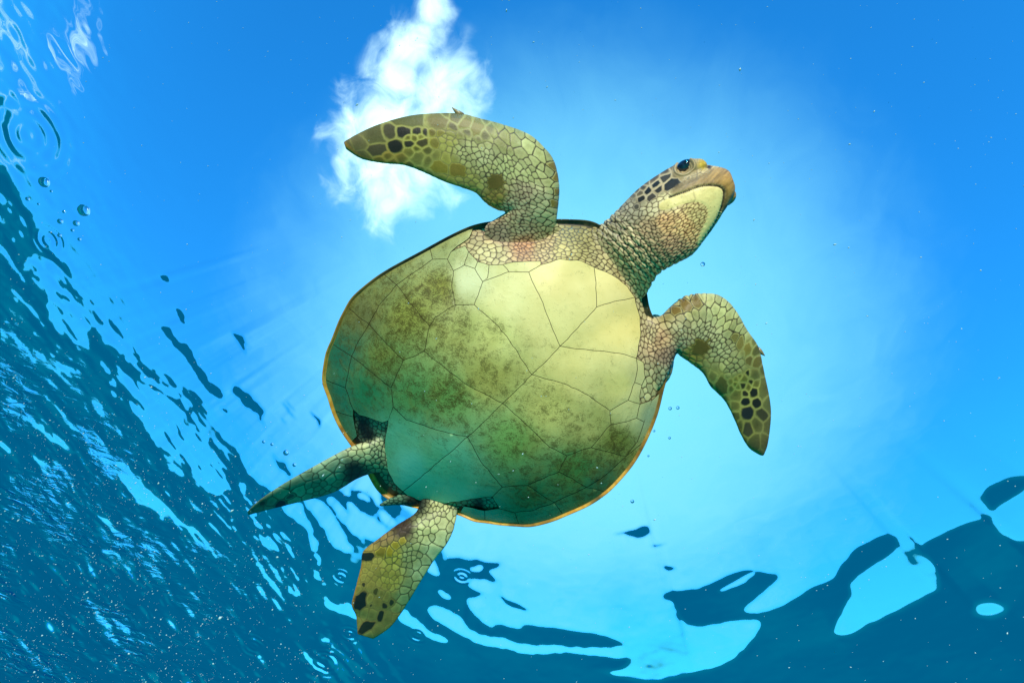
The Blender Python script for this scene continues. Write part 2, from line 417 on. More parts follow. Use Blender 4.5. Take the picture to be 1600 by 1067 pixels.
# cat's-paw ripples where the breeze touches the left side
_tc = t.nodes.new('ShaderNodeTexCoord'); _sx = t.nodes.new('ShaderNodeSeparateXYZ'); t.links.new(_tc.outputs['Object'], _sx.inputs[0])
_mp = t.nodes.new('ShaderNodeMapping'); _mp.inputs['Rotation'].default_value = (0, 0, 0.75); _mp.inputs['Scale'].default_value = (0.45, 1.0, 1.0)
t.links.new(_tc.outputs['Object'], _mp.inputs[0])
_n1 = t.nodes.new('ShaderNodeTexNoise'); _n1.inputs['Scale'].default_value = 26.0; _n1.inputs['Detail'].default_value = 4.0; _n1.inputs['Distortion'].default_value = 0.6
t.links.new(_mp.outputs[0], _n1.inputs['Vector'])
_n2 = t.nodes.new('ShaderNodeTexNoise'); _n2.inputs['Scale'].default_value = 2.6; _n2.inputs['Detail'].default_value = 3.0
t.links.new(_tc.outputs['Object'], _n2.inputs['Vector'])


def _mr(v, a, b):
    n = t.nodes.new('ShaderNodeMapRange'); n.interpolation_type = 'SMOOTHSTEP'
    t.links.new(v, n.inputs[0]); n.inputs[1].default_value = a; n.inputs[2].default_value = b
    return n.outputs[0]


_k = t.nodes.new('ShaderNodeMath'); _k.operation = 'MULTIPLY'
t.links.new(_mr(_sx.outputs[0], -0.5, -2.2), _k.inputs[0]); t.links.new(_mr(_n2.outputs['Fac'], 0.40, 0.66), _k.inputs[1])
_rl = t.nodes.new('ShaderNodeVectorMath'); _rl.operation = 'LENGTH'; t.links.new(_tc.outputs['Object'], _rl.inputs[0])
_k2 = t.nodes.new('ShaderNodeMath'); _k2.operation = 'MULTIPLY'
t.links.new(_k.outputs[0], _k2.inputs[0]); t.links.new(_mr(_rl.outputs['Value'], 2.2, 2.8), _k2.inputs[1])
_bp = t.nodes.new('ShaderNodeBump'); _bp.inputs['Distance'].default_value = 0.016
t.links.new(_k2.outputs[0], _bp.inputs['Strength']); t.links.new(_n1.outputs['Fac'], _bp.inputs['Height']); t.links.new(_bp.outputs[0], gl.inputs['Normal'])
water = link('water', build_water(), mat_water)
water['kind'] = 'structure'; water['label'] = 'rippling blue sea surface seen from below, clear overhead and mirror-dark at the edges'

# ------------------------------------------------------------------ the turtle
REAR = 0.165                                # how far the shell sweeps up towards the tail
D0 = 1.25                                   # distance of the shell's rim from the diver
SC = np.array([775.0, 592.0])               # middle of the shell
AX = np.array([0.70, -0.714])               # tail -> head
SHELL = [(860, 343), (905, 344), (935, 350), (985, 395), (1008, 445), (1014, 482), (1033, 520), (1046, 550), (1045, 580), (1037, 607), (1028, 645), (1012, 685), (990, 725),
         (960, 760), (948, 771), (920, 790), (881, 807), (868, 813), (830, 823), (812, 822), (780, 820), (757, 816), (740, 815), (715, 803), (680, 800), (645, 792), (618, 785), (596, 773), (588, 764), (578, 747),
         (565, 720), (548, 695), (532, 672), (518, 642), (512, 619), (503, 600), (503, 590), (506, 570), (510, 546), (516, 537), (530, 500), (541, 480), (545, 470), (560, 455), (598, 426), (660, 392), (700, 370), (740, 352), (780, 345), (820, 342)]
_so = catmull(SHELL, 5)
_ang = np.unwrap(np.arctan2(_so[:, 1] - SC[1], _so[:, 0] - SC[0])); _rad = np.hypot(_so[:, 0] - SC[0], _so[:, 1] - SC[1])
_o = np.argsort(np.mod(_ang, 2 * math.pi))
_A = np.arange(720) / 720 * 2 * math.pi; _Rr = np.interp(_A, np.mod(_ang, 2 * math.pi)[_o], _rad[_o], period=2 * math.pi)
_Rr = gauss(np.tile(_Rr, 3), 4.0, 0)[720:1440]          # eased a little: the rim is worn smooth


def rho(px, py):
    a = np.mod(np.arctan2(py - SC[1], px - SC[0]), 2 * math.pi)
    return np.hypot(px - SC[0], py - SC[1]) / np.interp(a, _A, _Rr, period=2 * math.pi)


def belly(px, py):
    """Distance of the underside of the shell."""
    px = np.asarray(px, float); py = np.asarray(py, float)
    q = np.minimum(rho(px, py), 1.15)
    s = (px - SC[0]) * AX[0] + (py - SC[1]) * AX[1]
    w = 0.12 * (1 - q ** 3.0)
    w = w - REAR * np.clip(-s / 270, 0, 1.2) ** 2
    # the bones under the plates swell a little
    w = w + 0.0025 * vnoise(px / 70.0, py / 70.0, 12, 2)
    return D0 - w


def cdt_fill(poly, step):
    """Triangulate a picture-space polygon with inner points about `step` apart."""
    q = np.asarray(poly, float)
    per = []
    for a, b in zip(q, np.roll(q, -1, 0)):
        n = max(1, int(np.hypot(*(b - a)) / step))
        for i in range(n):
            per.append(a + (b - a) * i / n)
    per = np.array(per)
    x0, y0 = per.min(0); x1, y1 = per.max(0)
    gx, gy = np.meshgrid(np.arange(x0 + step / 2, x1, step), np.arange(y0 + step / 2, y1, step * 0.87))
    gx[1::2] += step / 2
    g = np.stack([gx.ravel(), gy.ravel()], -1)
    g = g[inside(per, g[:, 0], g[:, 1])]
    if len(g):
        dm = np.min(np.hypot(g[:, None, 0] - per[None, :, 0], g[:, None, 1] - per[None, :, 1]), 1)
        g = g[dm > step * 0.55]
    pts = np.vstack([per, g]) if len(g) else per
    n = len(per)
    r = delaunay_2d_cdt([Vector(p) for p in pts.tolist()], [], [list(range(n))], 1, 1e-5)
    v = np.array([tuple(p) for p in r[0]]); f = np.array([list(t) for t in r[2]], np.int32)
    bd = np.zeros(len(v), bool)
    cnt = {}
    for t in f.tolist():
        for a, b in ((t[0], t[1]), (t[1], t[2]), (t[2], t[0])):
            cnt[(min(a, b), max(a, b))] = cnt.get((min(a, b), max(a, b)), 0) + 1
    bedges = [e for e, c in cnt.items() if c == 1]
    for a, b in bedges:
        bd[a] = bd[b] = True
    return v, f, bd


def inset(poly, d):
    q = np.asarray(poly, float)
    area = 0.5 * np.sum(q[:, 0] * np.roll(q[:, 1], -1) - np.roll(q[:, 0], -1) * q[:, 1])
    sgn = 1 if area > 0 else -1
    e = np.roll(q, -1, 0) - q; e /= np.maximum(1e-6, np.linalg.norm(e, axis=1, keepdims=True))
    n = np.stack([-e[:, 1], e[:, 0]], -1) * sgn
    m = n + np.roll(n, 1, 0); m /= np.maximum(0.4, (m ** 2).sum(1, keepdims=True) / 2)
    return q + m * d


def wavy(poly, seed_amp=1.3):
    """Subdivide the straight sides and let them wander; neighbours that share a side wander alike."""
    q = np.asarray(poly, float); res = []
    for a, b in zip(q, np.roll(q, -1, 0)):
        n = max(1, int(np.hypot(*(b - a)) / 7))
        for i in range(n):
            res.append(a + (b - a) * i / n)
    r = np.array(res)
    r[:, 0] += seed_amp * vnoise(r[:, 0] / 11.0, r[:, 1] / 11.0, 201, 2)
    r[:, 1] += seed_amp * vnoise(r[:, 0] / 11.0, r[:, 1] / 11.0, 202, 2)
    return r


def idw(px, py, ctrl, vals, p=3.0):
    ctrl = np.asarray(ctrl, float); vals = np.asarray(vals, float)
    out_ = np.empty((len(px), vals.shape[1]))
    for i in range(0, len(px), 20000):
        d2 = (px[i:i + 20000, None] - ctrl[None, :, 0]) ** 2 + (py[i:i + 20000, None] - ctrl[None, :, 1]) ** 2 + 4.0
        w = d2 ** (-p / 2); w /= w.sum(1, keepdims=True)
        out_[i:i + 20000] = w @ vals
    return out_


def set_color(me, name, rgb, alpha=None):
    at = me.color_attributes.new(name, 'FLOAT_COLOR', 'POINT')
    c = np.ones((len(me.vertices), 4), np.float32); c[:, :3] = rgb
    if alpha is not None:
        c[:, 3] = alpha
    at.data.foreach_set('color', c.ravel())


turtle = bpy.data.objects.new('sea_turtle', None); scene.collection.objects.link(turtle)
turtle.location = Vector(P(*SC, D0 - 0.1)); turtle.empty_display_size = 0.2
bpy.context.view_layer.update()
turtle['label'] = 'green sea turtle swimming overhead with its pale belly plates showing'; turtle['category'] = 'turtle'

# --- shell plates (picture outlines of each plate)
PLATES = {
 'plastron_scute': [
  [(826, 425), (845, 414), (875, 405), (908, 408), (929, 417), (931, 450), (932, 480), (903, 513), (875, 541), (860, 505), (848, 474)],
  [(929, 417), (958, 430), (980, 447), (992, 465), (960, 471), (932, 480), (931, 450)],
  [(932, 480), (960, 471), (992, 465), (999, 495), (1001, 525), (998, 540), (995, 559), (968, 552), (920, 547), (875, 541), (903, 513)],
  [(741, 476), (754, 440), (795, 425), (826, 425), (848, 474), (860, 505), (875, 541), (831, 586), (806, 546), (779, 510)],
  [(875, 541), (920, 547), (968, 552), (995, 559), (996, 576), (992, 597), (981, 625), (953, 641), (920, 618), (887, 601), (831, 586)],
  [(741, 476), (779, 510), (806, 546), (831, 586), (786, 630), (727, 600), (663, 549), (671, 510), (680, 497), (711, 476)],
  [(831, 586), (887, 601), (920, 618), (953, 641), (954, 663), (932, 689), (924, 699), (886, 711), (860, 699), (830, 671), (786, 630)],
  [(663, 549), (727, 600), (786, 630), (731, 683), (680, 671), (635, 656), (614, 635), (611, 606), (630, 563)],
  [(786, 630), (830, 671), (860, 699), (886, 711), (873, 737), (824, 758), (785, 760), (752, 722), (731, 683)],
  [(614, 635), (635, 656), (680, 671), (731, 683), (690, 718), (647, 754), (630, 768), (615, 755), (605, 735), (600, 710), (603, 680), (607, 655)],
  [(731, 683), (752, 722), (785, 760), (770, 775), (745, 779), (715, 783), (690, 787), (660, 784), (640, 777), (630, 768), (647, 754), (690, 718)]],
 'bridge_scute': [
  [(620, 445), (676, 405), (699, 405), (708, 423), (706, 447), (711, 476), (680, 497), (671, 510), (651, 486)],
  [(620, 445), (651, 486), (671, 510), (663, 549), (630, 563), (576, 507), (592, 478)],
  [(576, 507), (630, 563), (611, 606), (549, 556), (561, 531)],
  [(549, 556), (611, 606), (614, 635), (607, 657), (597, 660), (580, 654), (562, 648), (552, 640), (540, 606), (542, 593)],
  [(699, 405), (705, 393), (727, 384), (732, 393), (726, 414), (708, 423)],
  [(732, 393), (746, 409), (742, 420), (726, 414)],
  [(746, 409), (764, 414), (762, 434), (754, 440), (742, 420)],
  [(708, 423), (726, 414), (742, 420), (754, 440), (741, 476), (711, 476), (706, 447)],
  [(764, 414), (785, 414), (795, 425), (754, 440), (762, 434)],
  [(785, 414), (804, 409), (845, 408), (845, 414), (826, 425), (795, 425)],
  [(953, 641), (981, 625), (1000, 631), (995, 653), (968, 661), (954, 663)],
  [(1000, 631), (1019, 624), (1014, 646), (1007, 659), (995, 653)],
  [(954, 663), (968, 661), (995, 653), (1007, 659), (995, 690), (978, 713), (924, 699), (932, 689)],
  [(924, 699), (978, 713), (950, 739), (917, 761), (873, 737), (886, 711)],
  [(873, 737), (917, 761), (866, 785), (824, 758)],
  [(785, 760), (824, 758), (866, 785), (830, 798), (805, 800), (780, 795), (770, 775)],
  [(995, 559), (1006, 566), (1008, 590), (1003, 602), (992, 597), (996, 576)],
  [(992, 597), (1003, 602), (1000, 620), (1000, 631), (981, 625)]],
 'marginal_scute': [
  [(740, 354), (705, 369), (671, 388), (676, 405), (699, 405), (705, 393), (733, 372)],
  [(671, 388), (635, 407), (598, 428), (620, 445), (676, 405)],
  [(598, 428), (560, 457), (547, 471), (543, 481), (576, 507), (592, 478), (620, 445)],
  [(543, 481), (531, 501), (518, 537), (549, 556), (561, 531), (576, 507)],
  [(518, 537), (511, 548), (507, 570), (505, 592), (540, 606), (542, 593), (549, 556)],
  [(505, 592), (503, 600), (513, 619), (519, 642), (552, 650), (552, 640), (540, 606)],
  [(519, 642), (533, 672), (548, 692), (558, 682), (552, 650)],
  [(1036, 608), (1027, 645), (1011, 685), (978, 713), (995, 690), (1007, 659), (1019, 624)],
  [(1011, 685), (989, 725), (949, 769), (917, 761), (950, 739), (978, 713)],
  [(949, 769), (919, 789), (881, 805), (866, 785), (917, 761)],
  [(881, 805), (868, 812), (830, 821), (812, 820), (805, 800), (830, 798), (866, 785)],
  [(812, 820), (780, 818), (757, 814), (757, 797), (780, 795), (805, 800)],
  [(757, 814), (740, 813), (718, 802), (725, 790), (757, 797)]],
}
TONE = [  # picture place, plate colour with shade painted in on rear and flanks, how much brown growth sits on it
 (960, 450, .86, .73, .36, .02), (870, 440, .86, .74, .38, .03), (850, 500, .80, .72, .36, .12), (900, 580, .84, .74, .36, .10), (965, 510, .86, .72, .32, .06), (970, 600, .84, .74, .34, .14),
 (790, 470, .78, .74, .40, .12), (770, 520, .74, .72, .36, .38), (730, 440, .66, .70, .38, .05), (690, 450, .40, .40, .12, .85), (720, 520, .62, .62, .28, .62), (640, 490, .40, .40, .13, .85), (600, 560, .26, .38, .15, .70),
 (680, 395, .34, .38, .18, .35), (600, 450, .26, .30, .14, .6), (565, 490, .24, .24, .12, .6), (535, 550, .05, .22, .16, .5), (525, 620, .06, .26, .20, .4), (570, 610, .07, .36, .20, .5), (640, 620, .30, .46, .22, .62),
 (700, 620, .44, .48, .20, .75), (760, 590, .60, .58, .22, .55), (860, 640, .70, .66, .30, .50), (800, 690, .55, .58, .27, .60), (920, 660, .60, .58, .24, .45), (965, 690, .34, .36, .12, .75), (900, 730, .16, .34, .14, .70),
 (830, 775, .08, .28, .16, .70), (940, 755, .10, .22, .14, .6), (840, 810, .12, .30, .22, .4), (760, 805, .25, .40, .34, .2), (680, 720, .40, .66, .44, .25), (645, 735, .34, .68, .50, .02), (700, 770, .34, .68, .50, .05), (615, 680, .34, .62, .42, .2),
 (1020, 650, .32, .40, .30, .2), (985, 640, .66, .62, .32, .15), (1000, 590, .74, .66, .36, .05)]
_tc = [(a, b) for a, b, *_ in TONE]; _tv = [[c * (0.80 if v[5] > 0.4 else 1.0) * (1 - k * v[5]) for c, k in zip((v[2] * (0.58 if v[1] - 0.35 * v[0] > 360 else 1.0), v[3] * 0.95, v[4] * (0.85 if v[4] > 0.25 and v[0] > 760 else 1.0)), (0.28, 0.14, 0.60))] + [v[5]] for v in TONE]  # rear loses red and overgrown plates darken: shade painted into the colour

mat_plate, t, o = node_mat('shell_plate')
bs = t.nodes.new('ShaderNodeBsdfPrincipled'); t.links.new(bs.outputs[0], o.inputs[0])
at = t.nodes.new('ShaderNodeVertexColor'); at.layer_name = 'tone'
tcn = t.nodes.new('ShaderNodeTexCoord')


def nz(tree, vec, scale, detail=4.0, rough=0.55, dist=0.0):
    n = tree.nodes.new('ShaderNodeTexNoise'); n.inputs['Scale'].default_value = scale; n.inputs['Detail'].default_value = detail
    n.inputs['Roughness'].default_value = rough; n.inputs['Distortion'].default_value = dist
    tree.links.new(vec, n.inputs['Vector']); return n


def rng(tree, v, a, b, c=0.0, d=1.0, kind='SMOOTHSTEP'):
    n = tree.nodes.new('ShaderNodeMapRange'); n.interpolation_type = kind
    tree.links.new(v, n.inputs[0])
    for i, x in enumerate((a, b, c, d)):
        if isinstance(x, (int, float)):
            n.inputs[i + 1].default_value = x
        else:
            tree.links.new(x, n.inputs[i + 1])
    return n.outputs[0]


def mth(tree, op, a, b=None, clamp=False):
    n = tree.nodes.new('ShaderNodeMath'); n.operation = op; n.use_clamp = clamp
    for i, v in enumerate((a, b)):
        if v is None:
            continue
        if isinstance(v, (int, float)):
            n.inputs[i].default_value = v
        else:
            tree.links.new(v, n.inputs[i])
    return n.outputs[0]


def mixc(tree, f, a, b, mode='MIX'):
    n = tree.nodes.new('ShaderNodeMix'); n.data_type = 'RGBA'; n.blend_type = mode
    for i, v in ((0, f), (6, a), (7, b)):
        if isinstance(v, (int, float)):
            n.inputs[i].default_value = v
        elif isinstance(v, tuple):
            n.inputs[i].default_value = v
        else:
            tree.links.new(v, n.inputs[i])
    return n.outputs[2]


_broad = nz(t, tcn.outputs['Object'], 9.0, 3.0, 0.5)
# short scratchy growth: noise stretched along the plates in several directions, thresholded finer than the stain
_mp = t.nodes.new('ShaderNodeMapping'); _mp.inputs['Rotation'].default_value = (0.3, 0.5, 0.9); _mp.inputs['Scale'].default_value = (1.0, 2.6, 1.7)
t.links.new(tcn.outputs['Object'], _mp.inputs[0])
_fine = nz(t, _mp.outputs[0], 210.0, 5.0, 0.75, 1.5)
_mid = nz(t, tcn.outputs['Object'], 46.0, 5.0, 0.7, 0.6)
_grow = mth(t, 'MULTIPLY', rng(t, mth(t, 'ADD', _fine.outputs['Fac'], mth(t, 'MULTIPLY', mth(t, 'SUBTRACT', _mid.outputs['Fac'], 0.5), 0.7)), mth(t, 'SUBTRACT', 0.61, mth(t, 'MULTIPLY', at.outputs['Alpha'], 0.22)), mth(t, 'SUBTRACT', 0.69, mth(t, 'MULTIPLY', at.outputs['Alpha'], 0.19))), mth(t, 'ADD', mth(t, 'MULTIPLY', at.outputs['Alpha'], 0.80), 0.30))
_c = mixc(t, mth(t, 'MULTIPLY', rng(t, _broad.outputs['Fac'], 0.35, 0.7), 0.35), at.outputs['Color'], (0.62, 0.62, 0.30, 1), 'MULTIPLY')
_stain = mth(t, 'MULTIPLY', rng(t, nz(t, tcn.outputs['Object'], 16.0, 5.0, 0.6, 0.8).outputs['Fac'], 0.42, 0.66), mth(t, 'MULTIPLY', at.outputs['Alpha'], 0.6))
_c = mixc(t, _stain, _c, (0.22, 0.19, 0.03, 1))
_c = mixc(t, _grow, _c, (0.06, 0.052, 0.006, 1))
t.links.new(_c, bs.inputs['Base Color'])
bs.inputs['Roughness'].default_value = 0.5; bs.inputs['Specular IOR Level'].default_value = 0.25
_bp = t.nodes.new('ShaderNodeBump'); _bp.inputs['Strength'].default_value = 0.25; _bp.inputs['Distance'].default_value = 0.004
t.links.new(_mid.outputs['Fac'], _bp.inputs['Height']); t.links.new(_bp.outputs[0], bs.inputs['Normal'])

mat_seam, t, o = node_mat('plate_seam')
bs = t.nodes.new('ShaderNodeBsdfPrincipled'); t.links.new(bs.outputs[0], o.inputs[0])
bs.inputs['Base Color'].default_value = (0.035, 0.025, 0.012, 1); bs.inputs['Roughness'].default_value = 0.8; bs.inputs['Specular IOR Level'].default_value = 0.1


def plate_mesh(poly, gap, proud, step=5.0):
    q = wavy(poly)
    k = rho(q[:, 0], q[:, 1]); q = SC + (q - SC) * np.minimum(1, 0.989 / k)[:, None]      # leave the horny rim bare
    q = inset(q, gap)
    v, f, bd = cdt_fill(q, step)
    d = belly(v[:, 0], v[:, 1])
    # rounded shoulder towards the seam
    edge = v[bd]
    dist = np.full(len(v), 1e3)
    for i in range(0, len(v), 4000):
        dist[i:i + 4000] = np.min(np.hypot(v[i:i + 4000, None, 0] - edge[None, :, 0], v[i:i + 4000, None, 1] - edge[None, :, 1]), 1)
    lift = proud * (1 - np.exp(-dist / 2.5)) + 0.0004
    top = P(v[:, 0], v[:, 1], d - lift)
    n = len(v)
    # turn faces towards the camera
    a, b, c = top[f[:, 0]], top[f[:, 1]], top[f[:, 2]]
    nn = np.cross(b - a, c - a).mean(0)
    if nn.dot(CAMPOS - top.mean(0)) < 0:
        f = f[:, ::-1]
    # skirt down into the seam
    cnt = {}
    for tri in f.tolist():
        for i in range(3):
            cnt[(tri[i], tri[(i + 1) % 3])] = 1
    sk = [e for e in cnt if (e[1], e[0]) not in cnt]
    low = P(v[:, 0], v[:, 1], d + 0.002)
    bi = np.unique([i for e in sk for i in e]); mp = {int(k): n + j for j, k in enumerate(bi)}; nb = len(bi)
    co = np.vstack([top, top[bi], low[bi]])
    fs = f.tolist()
    for (i, j) in sk:
        fs.append([mp[i], mp[i] + nb, mp[j] + nb]); fs.append([mp[i], mp[j] + nb, mp[j]])
    bi = np.concatenate([bi, bi])
    me = mesh_np('plate', co, np.array(fs))
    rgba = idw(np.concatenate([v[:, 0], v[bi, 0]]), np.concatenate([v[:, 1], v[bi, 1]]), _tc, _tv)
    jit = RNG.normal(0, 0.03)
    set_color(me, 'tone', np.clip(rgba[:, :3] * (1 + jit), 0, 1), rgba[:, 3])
    return me


# dark seam bed below all plates, one continuous sheet
bed_v, bed_f, n0 = [], [], 0
for kind, polys in PLATES.items():
    for poly in polys:
        v, f, bd = cdt_fill(inset(wavy(poly), -0.4), 9.0)
        bed_v.append(P(v[:, 0], v[:, 1], belly(v[:, 0], v[:, 1]) + 0.0006)); bed_f.append(f + n0); n0 += len(v)
plastron = link('plastron', mesh_np('plastron', np.vstack(bed_v), np.vstack(bed_f)), mat_seam, turtle)
plastron['label'] = 'pale yellow belly shield with dark seams, green shade painted in towards the tail'

# --- carapace: domed back, thin rim
def build_carapace():
    na = 360
    a = np.arange(na) / na * 2 * math.pi
    R0 = np.interp(a, _A, _Rr, period=2 * math.pi)
    rows = []
    lip = belly(SC[0] + np.cos(a) * R0 * 0.975, SC[1] + np.sin(a) * R0 * 0.975)
    # underside ring, rim, dome
    for q, dz in [(0.80, None), (0.9, None), (0.962, None), (0.975, None), (0.990, -0.001), (1.0, -0.0035), (1.002, -0.002), (0.998, 0.004)]:
        x = SC[0] + np.cos(a) * R0 * q; y = SC[1] + np.sin(a) * R0 * q
        d = belly(x, y) + np.interp(q, [0.9, 0.97], [0.012, 0.003]) if dz is None else lip + dz
        rows.append(P(x, y, d))
    rim_extra = REAR * np.clip(-((np.cos(a) * R0) * AX[0] + (np.sin(a) * R0) * AX[1]) / 270, 0, 1.2) ** 2
    for q in (0.985, 0.95, 0.88, 0.78, 0.66, 0.52, 0.36, 0.2, 0.08):
        x = SC[0] + np.cos(a) * R0 * q; y = SC[1] + np.sin(a) * R0 * q
        d = lip - rim_extra + rim_extra * q + 0.009 + 0.20 * (1 - q ** 2.4) + 0.004 * np.cos(a * 5) * (1 - q)
        rows.append(P(x, y, d))
    co = np.concatenate(rows); nr = len(rows)
    idx = np.arange(nr * na).reshape(nr, na)
    f = np.stack([idx[:-1], np.roll(idx[:-1], -1, 1), np.roll(idx[1:], -1, 1), idx[1:]], -1).reshape(-1, 4)
    co = np.vstack([co, co[-na:].mean(0)])
    me = mesh_np('carapace', co, f)
    bm = bmesh.new(); bm.from_mesh(me); bm.verts.ensure_lookup_table()
    for i in range(na):
        bm.faces.new((bm.verts[int(idx[-1, i])], bm.verts[int(idx[-1, (i + 1) % na])], bm.verts[len(co) - 1])).smooth = True
    bmesh.ops.recalc_face_normals(bm, faces=bm.faces); bm.to_mesh(me); bm.free()
    w = np.zeros(len(co)); side = np.clip(0.15 - 0.9 * np.cos(a) * (np.cos(a) < 0) + 1.1 * np.sin(a), 0, 1) * np.clip(0.75 + 0.9 * vnoise(a * 9, a * 0, 61, 3), 0.1, 1)  # amber weight paints the backlit rim glow, strongest left and below
    for k_ in range(3, 10):
        w[na * k_:na * (k_ + 1)] = side * (1.0 if k_ < 9 else 0.4)
    set_color(me, 'rim', np.stack([w, w, w], -1))
    return me


mat_cara, t, o = node_mat('carapace_horn')
bs = t.nodes.new('ShaderNodeBsdfPrincipled'); at = t.nodes.new('ShaderNodeVertexColor'); at.layer_name = 'rim'
tcn = t.nodes.new('ShaderNodeTexCoord')
n1 = nz(t, tcn.outputs['Object'], 14.0, 6.0, 0.65, 1.0); n2 = nz(t, tcn.outputs['Object'], 60.0, 4.0, 0.6)
_c = mixc(t, rng(t, n1.outputs['Fac'], 0.38, 0.62), (0.012, 0.012, 0.008, 1), (0.06, 0.05, 0.02, 1))
_c = mixc(t, at.outputs['Color'], _c, mixc(t, rng(t, n2.outputs['Fac'], 0.4, 0.6), (0.95, 0.55, 0.10, 1), (0.80, 0.38, 0.05, 1)))
t.links.new(_c, bs.inputs['Base Color']); bs.inputs['Roughness'].default_value = 0.4; bs.inputs['Specular IOR Level'].default_value = 0.3
tr = t.nodes.new('ShaderNodeBsdfTranslucent'); t.links.new(_c, tr.inputs[0])
mx = t.nodes.new('ShaderNodeMixShader'); t.links.new(mth(t, 'MULTIPLY', at.outputs['Color'], 0.3), mx.inputs[0])
t.links.new(bs.outputs[0], mx.inputs[1]); t.links.new(tr.outputs[0], mx.inputs[2]); t.links.new(mx.outputs[0], o.inputs[0])
carapace = link('carapace', build_carapace(), mat_cara, turtle)
carapace['label'] = 'dark domed upper shell with a backlit glow painted amber on its thin rim'

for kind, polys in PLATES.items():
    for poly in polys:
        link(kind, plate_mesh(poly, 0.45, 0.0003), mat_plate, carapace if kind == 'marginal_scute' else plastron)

# --- soft body: head, neck, flippers and tail grown together
def loft(L, T, dL, dT, th, K=22, n=4, lead=0.75):
    """Closed tube between two picture-space edge lines; th = half thickness in metres."""
    m = len(L); tt = np.arange(m)
    L = catmull(L, n, False); T = catmull(T, n, False)
    u = np.linspace(0, m - 1, len(L))

    def prof(v):
        v = np.asarray(v, float); return np.interp(u, np.linspace(0, m - 1, len(v)), v)
    dL, dT, th = prof(dL), prof(dT), prof(th)
    rows = []
    fi = np.arange(K) / K * 2 * math.pi
    for i in range(len(L)):
        s = 0.5 - 0.5 * np.cos(fi)
        x = L[i, 0] + (T[i, 0] - L[i, 0]) * s; y = L[i, 1] + (T[i, 1] - L[i, 1]) * s
        z = np.sin(fi) * th[i] * (1 + (lead - s) * 0.5)
        rows.append(P(x, y, dL[i] + (dT[i] - dL[i]) * s - z))
    co = np.concatenate(rows); nr = len(rows)
    idx = np.arange(nr * K).reshape(nr, K)
    f = np.stack([idx[:-1], np.roll(idx[:-1], -1, 1), np.roll(idx[1:], -1, 1), idx[1:]], -1).reshape(-1, 4)
    tri = []
    co = np.vstack([co, rows[0].mean(0), rows[-1].mean(0)]); c0, c1 = len(co) - 2, len(co) - 1
    for i in range(K):
        j = (i + 1) % K
        tri.append((c0, int(idx[0, j]), int(idx[0, i]))); tri.append((c1, int(idx[-1, i]), int(idx[-1, j])))
    return co, f.tolist() + tri


def ball(px, py, d, r, sx=1, sy=1, sz=1, rot=0.0):
    bm = bmesh.new(); bmesh.ops.create_uvsphere(bm, u_segments=24, v_segments=16, radius=1.0)
    co = np.array([v.co[:] for v in bm.verts]); fs = [[v.index for v in f.verts] for f in bm.faces]; bm.free()
    ca, sa = math.cos(rot), math.sin(rot)
    x = co[:, 0] * sx; y = co[:, 1] * sy
    co = np.stack([x * ca - y * sa, x * sa + y * ca, co[:, 2] * sz], -1) * r
    c = P(px, py, d)
    return c + co @ R.T, fs


BODY = []
BODY.append(loft([(858, 385), (868, 352), (872, 325), (874, 290), (866, 252), (848, 228), (825, 209), (787, 195), (750, 185), (717, 177), (662, 178), (625, 184), (587, 196), (557, 210), (537, 222)],
                 [(765, 395), (757, 357), (778, 340), (790, 332), (779, 329), (764, 322), (752, 311), (743, 302), (725, 295), (695, 285), (662, 270), (632, 259), (600, 256), (565, 249), (541, 234)],
                 [1.24, 1.222, 1.208, 1.198, 1.19, 1.185, 1.185, 1.19, 1.20, 1.21], [1.235, 1.216, 1.202, 1.193, 1.19, 1.185, 1.18, 1.185, 1.195, 1.21],
                 [.020, .028, .030, .030, .028, .026, .024, .023, .020, .018, .016, .014, .012, .010, .007]))
BODY.append(loft([(1005, 490), (1029, 495), (1053, 474), (1078, 461), (1115, 459), (1137, 470), (1154, 491), (1168, 516), (1185, 541), (1192, 570), (1196, 589), (1203, 623), (1205, 651), (1200, 693), (1193, 712)],
                 [(1008, 605), (1030, 608), (1048, 576), (1057, 553), (1063, 557), (1071, 562), (1082, 570), (1098, 583), (1109, 603), (1120, 614), (1133, 628), (1147, 655), (1157, 679), (1170, 700), (1187, 711)],
                 [1.25, 1.245, 1.235, 1.23, 1.23, 1.235, 1.25, 1.27, 1.29, 1.31], [1.245, 1.24, 1.23, 1.23, 1.23, 1.235, 1.25, 1.265, 1.285, 1.31],
                 [.012, .026, .036, .036, .032, .028, .026, .023, .020, .018, .016, .014, .012, .010, .007]))
BODY.append(loft([(625, 660), (604, 668), (586, 684), (545, 699), (494, 726), (443, 755), (405, 781), (386, 799)],
                 [(640, 730), (612, 738), (588, 738), (558, 748), (520, 770), (461, 786), (417, 797), (388, 805)],
                 [1.33, 1.315, 1.29, 1.265, 1.26, 1.28, 1.31], [1.345, 1.335, 1.325, 1.325, 1.325, 1.33, 1.34], [.02, .026, .026, .022, .018, .013, .009, .005]))
BODY.append(loft([(665, 765), (656, 785), (648, 802), (618, 821), (590, 842), (567, 861), (564, 883), (556, 915), (549, 945), (556, 962), (558, 990)],
                 [(712, 770), (716, 785), (715, 798), (708, 830), (695, 855), (681, 872), (660, 905), (645, 930), (628, 957), (610, 980), (584, 998)],
                 [1.35, 1.335, 1.31, 1.285, 1.27, 1.265, 1.27, 1.28, 1.30, 1.32, 1.33], [1.35, 1.335, 1.31, 1.29, 1.285, 1.29, 1.30, 1.31, 1.33, 1.34, 1.35],
                 [.018, .022, .024, .024, .022, .020, .017, .014, .012, .010, .006], lead=0.4))
